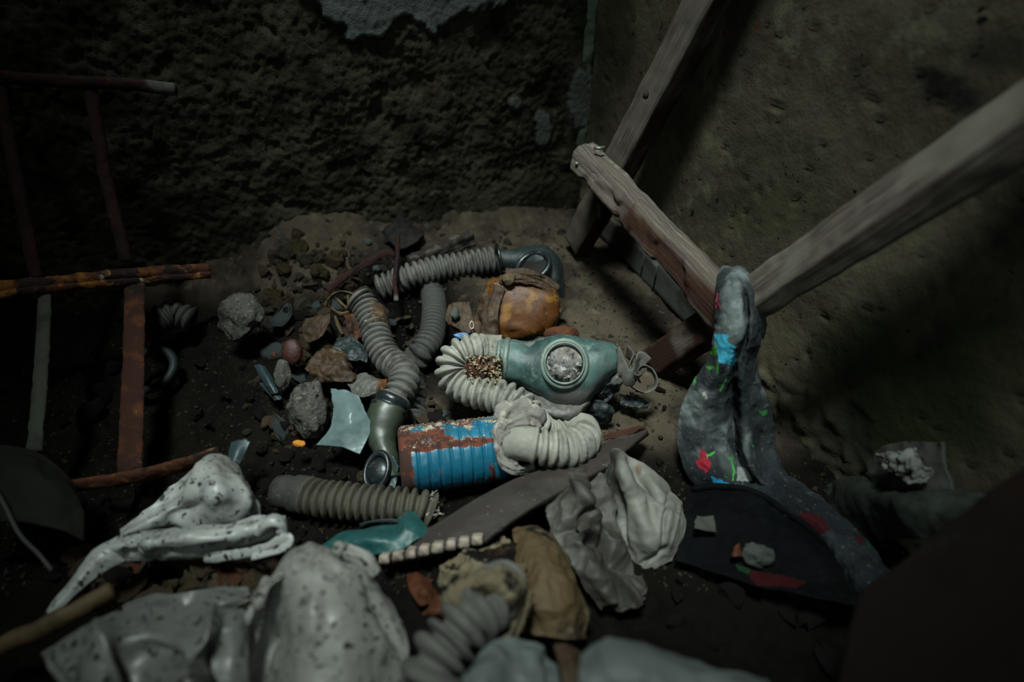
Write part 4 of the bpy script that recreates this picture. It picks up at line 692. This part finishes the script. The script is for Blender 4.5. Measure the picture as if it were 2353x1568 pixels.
sheet_thing('pale_sheet', 'blurred pale blue-white sheet at the bottom edge right of the nearest hose', 'sheet', [[(1082, 1540, .405), (1118, 1492, .415), (1180, 1470, .425), (1250, 1478, .425), (1292, 1520, .42)], [(1070, 1600, .385), (1120, 1560, .382), (1180, 1545, .40), (1255, 1550, .40), (1300, 1590, .40)], [(1060, 1720, .37), (1120, 1700, .365), (1180, 1690, .37), (1260, 1690, .37), (1310, 1720, .37)]], M_paper, 90, 90, .002, .004, 14, .009, 12, 24, 0)
sheet_thing('brown_scrap', 'brown scrap wedged between the two pale sheets at the bottom edge', 'scrap', [[(1268, 1480, .43), (1300, 1472, .43), (1335, 1482, .43)], [(1285, 1540, .41), (1320, 1530, .41), (1345, 1540, .41)], [(1300, 1660, .39), (1330, 1650, .39), (1360, 1660, .39)]], M_brown, 30, 30, .002, .003, 20, .003, 16, 25, .03)
sheet_thing('pale_sheet', 'wide blurred pale sheet along the bottom edge right of centre', 'sheet', [[(1335, 1512, .385), (1440, 1488, .39), (1540, 1502, .39), (1640, 1532, .385), (1760, 1580, .38)], [(1330, 1570, .365), (1440, 1548, .365), (1550, 1556, .365), (1660, 1580, .362), (1770, 1620, .36)], [(1320, 1720, .35), (1440, 1710, .345), (1560, 1710, .345), (1670, 1720, .345), (1780, 1740, .345)]], M_paper, 90, 100, .002, .004, 12, .008, 9, 26, 0)

# ------------------------------------------------------------------ plank with a row of white blocks
M_board = mat('dark_grey_plank', '3d3631', [('2a2521', 9, .45, .65, 5), ('565049', 22, .56, .72, 5), ('777066', 150, .66, .72, 3)], .55, bump=[(60, .3, .002), (16, .3, .003)], spec=.4)
pk = thing('plank', 'dark grey plank with a row of pale square blocks along its near end', 'plank', Z(1150, 1200, .0))
V, F = sheet_mesh([[(868, 1292, .592), (990, 1266, .585), (1114, 1240, .592)], [(1012, 1198, .625), (1090, 1190, .618), (1196, 1182, .622)], [(1170, 1108, .672), (1240, 1106, .665), (1305, 1118, .66)], [(1318, 1052, .715), (1352, 1054, .705), (1402, 1062, .695)], [(1464, 985, .765), (1474, 988, .76), (1486, 986, .755)]], 120, 60, .009, .001, 14, .001, 10, 3, 0); put('board', V, F, M_board, pk)
for k in range(8):
    t_ = k/7; x, y, d_ = 884+t_*213, 1287-t_*42, .582+.0*t_; s_ = 11.5+1.5*math.sin(k*2.1)
    c = W(x, y, d_); q = d_/FPX
    e0 = [c+CAMR*sx_*s_*q+CAMU*sy_*11*q+CAMF*.012 for sx_, sy_ in ((-1, -1), (1, -1), (1, 1), (-1, 1))]; e1 = [p-CAMF*.015+CAMU*.002 for p in e0]
    V, F, uv = beam_mesh(e0, e1, 8, .14, .0006, k); put('block', V, F, M_bone, pk, uv=uv)
sheet_thing('rust_flake', 'orange rusty sliver at the far tip of the dark plank', 'scrap', [[(1380, 1000, .755), (1430, 985, .76), (1484, 978, .758)], [(1384, 1012, .745), (1430, 1000, .748), (1482, 985, .752)]], M_rust, 24, 40, .002, .003, 40, .003, 30, 5, .06)
# teal torn rubber below the short hose
tm = sheet_thing('rubber_shard', 'turquoise torn rubber mask piece between the short hose and the dark plank', 'rubber piece', [[(728, 1258, .63), (780, 1228, .64), (840, 1214, .645), (900, 1205, .645), (928, 1180, .65), (952, 1176, .65)], [(742, 1272, .615), (790, 1245, .61), (850, 1234, .60), (906, 1228, .603), (946, 1204, .613), (984, 1212, .62)], [(790, 1292, .60), (840, 1278, .595), (880, 1272, .59), (920, 1264, .59), (956, 1242, .60), (986, 1228, .61)]], M_tealbright, 60, 100, .003, .002, 22, .002, 18, 28, .015)
rope([(828, 1208, .64), (850, 1200, .635), (890, 1196, .635), (925, 1200, .63)], .004, .003, M_tealdark, tm, 'rim_cord', CAMU, 3, .0004)

# ------------------------------------------------------------------ things in the lower right
sheet_thing('plastic_sheet', 'grey-green plastic sheet folded against the right wall', 'sheet', [[dR(1880, 1160, .02), dR(1935, 1104, .03), dR(2060, 1112, .03), dR(2240, 1136, .03), dR(2320, 1160, .02)], [dR(1890, 1185, .05), dR(1985, 1150, .07), dR(2120, 1165, .08), dR(2250, 1180, .07), dR(2335, 1215, .04)], [dR(1955, 1255, .04), dR(2040, 1240, .07), dR(2150, 1240, .09), dR(2250, 1250, .08), dR(2330, 1290, .05)]], M_slab, 70, 110, .004, .004, 14, .005, 10, 30, 0)
ck = sheet_thing('cardboard_piece', 'torn grey cardboard with a patch of white fluff leaning on the right wall', 'cardboard', [[dR(1996, 1062, .02), dR(2055, 1016, .02), dR(2168, 1014, .02)], [dR(1992, 1100, .035), dR(2080, 1080, .04), dR(2180, 1085, .03)], [dR(1996, 1128, .04), dR(2090, 1128, .05), dR(2192, 1132, .04)]], M_chunk, 40, 40, .003, .004, 20, .004, 16, 31, .03)
V, F = sheet_mesh([[dR(2025, 1048, .045), dR(2060, 1036, .05), dR(2090, 1052, .05)], [dR(2045, 1072, .055), dR(2085, 1066, .06), dR(2130, 1080, .055)], [dR(2070, 1104, .055), dR(2105, 1106, .058), dR(2135, 1104, .055)]], 70, 70, .003, .006, 60, .010, 50, 6, .06); put('fluff', V, F, M_fuzz, ck, label='ragged white fluffy patch')
sheet_thing('dark_board', 'large blurred dark reddish-brown board in the bottom right corner', 'board', [[(2010, 1392, .42), (2480, 1044, .385)], [(1930, 1720, .35), (2490, 1720, .32)]], M_panel, 50, 50, .014, .0015, 12, .001, 10, 33, 0)

# ------------------------------------------------------------------ distinct loose things of the heap
rockp('stone', 'big porous grey stone left of the torn plastic film', 'stone', 708, 938, .80, 100, 150, .022, M_stone, 21, 4, .45, .16)
rockp('stone', 'smooth elongated grey stone above the big porous stone', 'stone', 650, 864, .86, 40, 78, .010, M_stone, 22, 3)
rockp('stone', 'large dark rough stone right of the chair frame', 'stone', 556, 730, .93, 110, 118, .03, M_stone, 24, 4, .5, .18)
rockp('oval_tin', 'red-brown oval lid standing in the rubble above the grey stones', 'tin', 671, 810, .885, 50, 64, .010, M_redbrown, 25, 3, .15, .06)
rockp('orange_chip', 'tiny bright orange chip beside the red-brown oval', 'chip', 630, 816, .90, 11, 16, .003, M_orange, 26, 2)
rockp('wood_chip', 'yellow-orange splinter below the big porous stone', 'splinter', 686, 1020, .77, 34, 16, .004, mat('yellow_splinter', 'a3671f', [('6a3a12', 60, .5, .64, 3)], .8), 27, 3, .6, .2)
for k, (a_, b_) in enumerate((((588, 838), (628, 908)), ((600, 880), (636, 922)))):
    sheet_thing('metal_strip', ('bluish bent strip left of the elongated stone', 'lower bluish bent strip left of the big porous stone')[k], 'strip', [[(a_[0]-8, a_[1], .885), (a_[0]+6, a_[1]-4, .88), (a_[0]+18, a_[1], .885)], [((a_[0]+b_[0])/2-8, (a_[1]+b_[1])/2, .868), ((a_[0]+b_[0])/2+6, (a_[1]+b_[1])/2-4, .86), ((a_[0]+b_[0])/2+20, (a_[1]+b_[1])/2, .868)], [(b_[0]-6, b_[1], .852), (b_[0]+4, b_[1]-3, .848), (b_[0]+12, b_[1]-4, .852)]], M_bluegrey, 24, 18, .002, .001, 20, .001, 20, k, .02)
sheet_thing('metal_strip', 'short greenish strip standing behind the white glove', 'strip', [[(528, 1015, .74), (552, 1008, .74), (578, 1012, .74)], [(522, 1045, .73), (542, 1042, .725), (562, 1046, .73)], [(518, 1072, .72), (530, 1074, .718), (545, 1076, .72)]], M_bluegrey, 24, 20, .002, .001, 20, 0, 20, 4, .02)
film = sheet_thing('plastic_film', 'pale translucent torn plastic film standing left of the olive mask', 'plastic film', [[(758, 892, .792), (795, 893, .788), (824, 906, .79)], [(759, 940, .775), (800, 935, .762), (836, 946, .772)], [(756, 985, .768), (800, 982, .752), (852, 984, .765)], [(728, 1024, .765), (785, 1028, .752), (828, 1046, .748)]], M_film, 60, 50, .0012, .003, 16, .004, 12, 35, .012)
sheet_thing('foil_scrap', 'silvery crumpled scrap behind the plastic film', 'scrap', [[(800, 868, .84), (830, 862, .835), (862, 868, .835), (890, 872, .84)], [(796, 885, .82), (830, 882, .81), (865, 885, .81), (885, 890, .82)], [(812, 905, .81), (838, 915, .80), (862, 905, .80), (880, 902, .81)]], M_grey, 40, 50, .0015, .004, 30, .006, 24, 36, .03, attrs=lambda V: {'stain': sst(855, 885, proj(V)[:, 0])})
# dried brown torn leather at the top of the left hose
dl = thing('torn_leather', 'dried curled brown leather with slots, at the upper end of the left hose', 'leather scrap', T(800, 740))
for k, pth in enumerate(([(752, 705, .95), (760, 685, .945), (782, 672, .94), (808, 676, .94), (828, 692, .94)], [(764, 712, .94), (780, 722, .93), (800, 720, .93), (816, 706, .93), (812, 690, .935)], [(776, 690, .945), (788, 702, .935), (798, 712, .93)], [(770, 730, .93), (778, 750, .92), (788, 770, .915)], [(800, 684, .94), (802, 700, .93), (808, 714, .93)])):
    rope(pth, .010, .004, M_tan, dl, 'band', CAMU*.5-CAMF*.5, k, .001)
V, F = sheet_mesh([[(790, 725, .92), (812, 718, .915), (835, 715, .92)], [(795, 752, .91), (815, 750, .90), (838, 740, .91)], [(804, 785, .905), (816, 788, .90), (828, 775, .905)]], 26, 26, .002, .004, 40, .004, 30, 3, .05); put('orange_flap', V, F, M_orange, dl, label='rusty orange flap')
V, F = sheet_mesh([[(822, 688, .93), (848, 684, .915), (872, 694, .91), (890, 712, .92)], [(826, 718, .92), (850, 722, .892), (876, 730, .89), (896, 745, .905)], [(838, 745, .915), (858, 752, .888), (880, 756, .886), (898, 775, .90)]], 40, 40, .002, .003, 30, .003, 30, 5, .03); put('sleeve', V, F, M_brown, dl)
V, F = sheet_mesh([[(705, 735, .94), (735, 722, .93), (760, 720, .925)], [(695, 760, .93), (728, 752, .915), (755, 750, .91)], [(700, 790, .92), (725, 785, .905), (745, 770, .905)]], 30, 30, .002, .004, 30, .004, 26, 7, .05); put('brown_flap', V, F, M_brown, dl)
sheet_thing('leather_scrap', 'brown crumpled leathery scrap above the torn plastic film', 'leather scrap', [[(712, 830, .865), (745, 808, .87), (790, 812, .87), (815, 845, .86)], [(705, 852, .845), (745, 840, .835), (785, 845, .835), (820, 866, .84)], [(735, 885, .83), (760, 880, .822), (790, 880, .82), (810, 885, .83)]], M_brown, 44, 50, .002, .006, 30, .008, 26, 38, .04)
sheet_thing('leather_scrap', 'dark curled scrap under the left hose bend', 'leather scrap', [[(770, 780, .90), (800, 775, .90), (840, 790, .89)], [(765, 800, .885), (800, 800, .87), (845, 815, .87)], [(780, 825, .87), (810, 832, .86), (845, 838, .86)]], M_tealdark, 36, 36, .002, .005, 30, .006, 26, 39, .04)
# rusty hook, rods and a stick at the top of the heap
hk = thing('rusty_rod', 'thin red-brown rod with a pale tip hanging over the upper hose', 'rod', W(910, 690, .99)); C_, s_ = resample([W(914, 545, 1.06), W(913, 590, 1.03), W(908, 640, 1.0), (W(911, 692, .985))], .003)
V, F = sweep(C_, .0055, .0045, 14); V = V+.0012*np.stack([fbm(V, 70, 3, k) for k in range(3)], -1); put('shaft', V, F, M_rustred, hk, attrs={'paint': sst(675, 685, proj(V)[:, 1])})
sheet_thing('rusty_bracket', 'black rusted bent bracket at the foot of the back wall', 'bracket', [[(885, 505, 1.18), (905, 492, 1.18), (925, 500, 1.17), (940, 525, 1.17)], [(872, 540, 1.15), (900, 520, 1.13), (925, 530, 1.12), (975, 535, 1.14)], [(868, 565, 1.13), (895, 560, 1.11), (920, 575, 1.10), (950, 560, 1.12)]], M_blackiron, 30, 40, .003, .005, 26, .006, 20, 41, .03)
rr = thing('rusty_strap', 'dark red rusty strap slanting across the heap to the rod', 'strap', T(830, 620)); rope([(752, 668, 1.0), (800, 632, 1.01), (850, 600, 1.02), (885, 582, 1.03), (905, 588, 1.02)], .012, .005, M_rustred, rr, 'bar', CAMU, 6, .001)
st = thing('wood_stick', 'split wood stick with a dusty top behind the upper hose', 'stick', T(1010, 580)); e0, e1 = box_between(W(942, 606, 1.06), W(1085, 546, 1.10), .022, .026); V, F, uv = beam_mesh(e0, e1, 60, .1, .003, 4, gouge=.004); put('body', V, F, M_plank, st, uv=uv, attrs={'dust': .4*sst(.0, .012, (V-Z(1010, 575, .0))[:, 2]-.028)*sst(-.1, .2, fbm(V, 60, 3, 3)), 'red': np.zeros(len(V))})
rg_ = torus(W(1084, 748, .905), unit(-CAMF+.5*CAMR), .0042, .0013, 24, 8, .8, 1.4); put('plastic_ring', rg_[0], rg_[1], M_bone, None, 'tiny white plastic loop left of the amber bag', 'ring')
rockp('plastic_shard', 'blue plastic shard below the white loop', 'shard', 1062, 772, .905, 40, 18, .004, M_bluebit, 3, 2)
rockp('bead', 'tiny white bead on the left hose sleeve', 'bead', 842, 741, .888, 9, 11, .003, M_bone, 4, 2, .1, .05)
rockp('stone', 'pale oval pebble in the brown flap left of the amber bag', 'stone', 1044, 722, .92, 24, 34, .008, M_chip, 45, 3)
# far left: dark hoses, wire and stick
dh = thing('corrugated_hose', 'dark corrugated hose barely visible behind the slats of the chair frame', 'hose', T(390, 760)); V, F = hose_mesh([P(p) for p in ((330, 775, .02), (360, 740, .03), (400, 722, .03), (440, 735, .02))], .023, .012, .22, 20, seed=50); put('tube', V, F, M_hose_dark, dh)
dr = thing('rubber_ring', 'dark rubber ring lying behind the broad rusty slat', 'ring', T(350, 850)); V, F = torus(W(345, 850, .90), unit(RZ*.8-CAMF*.5), .036, .007, 40, 12); put('body', V, F, M_tealdark, dr)
wr = thing('wire', 'thin pale wire curving down at the left edge', 'wire', Z(60, 1250, .04)); V, F = sweep(resample([W(-30, 1090, .62), W(10, 1160, .60), W(45, 1228, .585), W(90, 1275, .575), W(120, 1312, .57)], .004)[0], .0022, na=10); put('strand', V, F, M_wire, wr)
tw = thing('stick', 'tan stick lying in the bottom left corner', 'stick', Z(80, 1480, .05)); V, F = sweep(resample([W(-60, 1515, .50), W(40, 1470, .505), W(110, 1440, .51), W(260, 1360, .53)], .004)[0], .010, .008, 16); V = V+.002*np.stack([fbm(V, 30, 3, k) for k in range(3)], -1); put('body', V, F, M_tan, tw)
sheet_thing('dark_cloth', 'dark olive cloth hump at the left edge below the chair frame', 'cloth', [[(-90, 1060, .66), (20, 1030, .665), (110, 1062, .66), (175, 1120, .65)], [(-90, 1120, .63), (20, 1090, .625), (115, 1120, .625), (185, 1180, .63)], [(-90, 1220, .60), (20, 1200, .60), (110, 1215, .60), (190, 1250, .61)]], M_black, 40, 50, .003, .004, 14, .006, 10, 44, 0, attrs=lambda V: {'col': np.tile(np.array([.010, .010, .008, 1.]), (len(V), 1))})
sheet_thing('paper_scrap', 'grey paper scrap half lost in the dark right of the grey sack', 'paper', [[(1600, 1185, .655), (1640, 1182, .655)], [(1592, 1215, .64), (1645, 1225, .64)]], M_chunk, 20, 20, .002, .004, 24, .003, 20, 46, .04)

# ------------------------------------------------------------------ countable rubble: one object per piece
def Tn(X, Y):                               # many pixels at once onto the ground
    R = CAMF+CAMR*((X-1176.5)/FPX)[:, None]+CAMU*((784-Y)/FPX)[:, None]; t = (.14-H)/R[:, 2]; done = np.zeros(len(X), bool)
    for k in range(160):
        p = C0+R*t[:, None]; done |= p[:, 2] <= terrain(p[:, 0], p[:, 1], False); t = np.where(done, t, t+.003)
        if done.all(): break
    return C0+R*t[:, None]
def proto(V, F, smooth):
    me = bpy.data.meshes.new('piece'); me.from_pydata(np.asarray(V).tolist(), [], F); me.polygons.foreach_set('use_smooth', [smooth]*len(me.polygons)); return me
STONES = [proto(*rock((0, 0, 0), (1, .8+.3*(k % 3)*.3, .6+.1*(k % 4)), 300+k, 2, 0, .6, .2), False) for k in range(8)]
def leaf(k):
    rng = np.random.default_rng(k); n = 9; u, v = np.meshgrid(np.linspace(-1, 1, n), np.linspace(-1, 1, n), indexing='ij')
    w = (1-np.abs(u)**2.2*.8)*(.45+.25*rng.random()); x = u; y = v*w; c1_, c2_ = rng.uniform(-.5, .5, 2); z = c1_*u*u+c2_*v*v*.8+.25*rng.normal()*u*v
    Q = np.stack([x, y, z], -1); Q = Q+.12*np.stack([fbm(Q, 2.2, 3, k+j) for j in range(3)], -1)
    V = np.concatenate([Q.reshape(-1, 3), Q.reshape(-1, 3)-[0, 0, .05]]); f = grid_faces(n, n).tolist()
    return V, f+[[i+n*n for i in g[::-1]] for g in f]+[[b, a, a+n*n, b+n*n] for ring in [[i*n for i in range(n)][::-1]+list(range(1, n))+[i*n+n-1 for i in range(1, n)]+[n*n-1-i for i in range(1, n)]] for a, b in zip(ring, ring[1:])]
LEAVES = [proto(*leaf(k), True) for k in range(8)]
def plate(k):
    rng = np.random.default_rng(k); m = 7; a = np.sort(rng.uniform(0, 2*pi, m)); r = rng.uniform(.6, 1, m); V = []
    for s_, zz_ in ((.92, .16), (1, .05), (1, -.1)): V += [[r[i]*s_*cos(a[i]), r[i]*s_*sin(a[i])*.8, zz_+.04*rng.normal()] for i in range(m)]
    F = [list(range(m)), list(range(2*m, 3*m))[::-1]]+[[j*m+i, (j+1)*m+i, (j+1)*m+(i+1) % m, j*m+(i+1) % m] for j in range(2) for i in range(m)]
    return np.array(V), F
PLATES = [proto(*plate(k+70), False) for k in range(6)]
VAR = {}
def variant(me, m):
    k = (me.name, m.name)
    if k not in VAR: c = me.copy(); c.materials.clear(); c.materials.append(m); VAR[k] = c
    return VAR[k]
RNG = np.random.default_rng(77)
WORD = {}
for m_, w_ in ((M_plaster, 'tan-grey'), (M_lump, 'grey'), (M_chip, 'grey-green'), (M_darkbit, 'blackish'), (M_brown, 'brown'), (M_tan, 'tan'), (M_tealdark, 'dark teal'), (M_orange, 'rust-orange'), (M_mould, 'cream')): WORD[m_.name] = w_
def scatter(name, label, cat, group, n, box, sizes, protos, mats, flat=False, ok=None, sink=.25):
    X = RNG.uniform(box[0], box[2], n*3); Y = RNG.uniform(box[1], box[3], n*3)
    if ok is not None:
        k = ok(X, Y); X, Y = X[k], Y[k]
    X, Y = X[:n], Y[:n]; p = Tn(X, Y); z = terrain(p[:, 0], p[:, 1]); u, v = uv_of(p)
    src = None; big = np.quantile(RNG.random(9), .5)
    for i in range(len(X)):
        if u[i] > -.012 or v[i] > -.012: continue
        s_ = sizes[0]*(sizes[1]/sizes[0])**(RNG.random()**1.6); pm = mats[RNG.integers(len(mats))]; me = variant(protos[RNG.integers(len(protos))], pm); w_ = WORD[pm.name]
        if src is None: o = src = bpy.data.objects.new(name, me); o['category'] = cat
        else: o = src.copy(); o.data = me
        sz_ = 'tiny ' if s_ < sizes[0]*1.5 else ('large ' if s_ > sizes[0]*(sizes[1]/sizes[0])**.7 else '')
        o['label'] = sz_+w_+' '+label; o['group'] = sz_+w_+' '+group
        COL.objects.link(o); o.location = (p[i, 0], p[i, 1], z[i]+s_*(.5-sink)); o.scale = (s_, s_, s_)
        o.rotation_euler = (RNG.normal()*.35, RNG.normal()*.35, RNG.uniform(0, 6.28)) if flat else tuple(RNG.uniform(0, 6.28, 3))
scatter('plaster_lump', 'plaster lump along the foot of the back wall', 'rubble', 'plaster lumps along the back wall', 230, (590, 478, 1300, 640), (.003, .014), STONES, [M_plaster, M_lump, M_plaster, M_lump, M_chip])
scatter('plaster_lump', 'crumbly lump on the rubble mound left of the hoses', 'rubble', 'lumps on the left mound', 60, (590, 540, 840, 720), (.008, .026), STONES, [M_plaster, M_lump])
scatter('rubble_stone', 'stone in the heap between chair frame and olive mask', 'stone', 'stones of the left heap', 80, (560, 690, 860, 1010), (.005, .020), STONES, [M_plaster, M_darkbit, M_lump, M_darkbit])
scatter('dry_scrap', 'curled scrap in the heap left of the hoses', 'scrap', 'scraps of the left heap', 60, (600, 620, 1000, 1010), (.008, .022), LEAVES, [M_brown, M_darkbit, M_tan, M_brown], True, sink=.1)
scatter('torn_scrap', 'torn flap of rubber or leather in the heap above the plastic film', 'scrap', 'torn flaps of the left heap', 30, (600, 700, 900, 1010), (.016, .034), LEAVES, [M_brown, M_tealdark, M_darkbit], True, sink=.0)
scatter('dirt_chip', 'chip on the dirt floor between teal mask and trestle', 'chip', 'chips on the dirt floor', 70, (1290, 600, 1560, 960), (.003, .008), PLATES+STONES[:3], [M_chip, M_plaster, M_lump], True)
scatter('rubble_stone', 'lump in the dark around the chair frame', 'stone', 'lumps around the chair frame', 24, (0, 720, 580, 1060), (.010, .034), STONES+LEAVES[:3], [M_darkbit])
scatter('dry_scrap', 'crumb in the hollow of the white glove', 'scrap', 'crumbs between the white rubber pieces', 120, (190, 1280, 650, 1410), (.006, .021), LEAVES+STONES[:4], [M_brown, M_tan, M_orange, M_mould, M_tan, M_darkbit], True, sink=0)
scatter('rubble_stone', 'crumb around the short hose below the canister', 'stone', 'crumbs around the short hose', 60, (600, 1020, 1020, 1260), (.005, .016), STONES+LEAVES[:3], [M_darkbit, M_darkbit, M_plaster])
scatter('rubble_stone', 'crumb on the ground between hose loop and canister', 'stone', 'crumbs around the hose loop', 60, (940, 880, 1480, 1010), (.004, .015), STONES+PLATES, [M_plaster, M_chip, M_darkbit])
scatter('rubble_stone', 'crumb along the foot of the right wall', 'stone', 'crumbs along the right wall', 60, (1480, 860, 1960, 1180), (.004, .013), STONES+PLATES, [M_plaster, M_darkbit, M_darkbit])
scatter('dark_scrap', 'scrap in the shadow at the bottom right', 'scrap', 'scraps at the bottom right', 14, (1480, 1260, 2050, 1560), (.010, .028), LEAVES+STONES[:3], [M_darkbit], True, sink=.1)
scatter('dark_scrap', 'scrap at the bottom left under the white rubber', 'scrap', 'scraps at the bottom left', 14, (0, 1120, 330, 1500), (.010, .028), LEAVES+STONES[:3], [M_darkbit], True, sink=.1)
# grit too fine to count
n = 9000; X = RNG.uniform(-30, 2100, n); Y = 470+RNG.random(n)**1.3*900; p = Tn(X, Y); u, v = uv_of(p); k = (u < -.008) & (v < -.008); p = p[k]; z = terrain(p[:, 0], p[:, 1])
OC = np.array([[1, 0, 0], [-1, 0, 0], [0, 1, 0], [0, -1, 0], [0, 0, 1], [0, 0, -1.]]); OF = [[0, 2, 4], [2, 1, 4], [1, 3, 4], [3, 0, 4], [2, 0, 5], [1, 2, 5], [3, 1, 5], [0, 3, 5]]
s_ = .0008*(4.2**RNG.random(len(p))); V = (np.stack([p[:, 0], p[:, 1], z], -1)[:, None]+(OC[None]+RNG.normal(size=(len(p), 6, 3))*.3)*s_[:, None, None]).reshape(-1, 3)
put('grit', V, [[i*6+a for a in f] for i in range(len(p)) for f in OF], M_grit, FLOOR, 'fine plaster grit strewn over the ground', None, None, 'stuff', smooth=False)
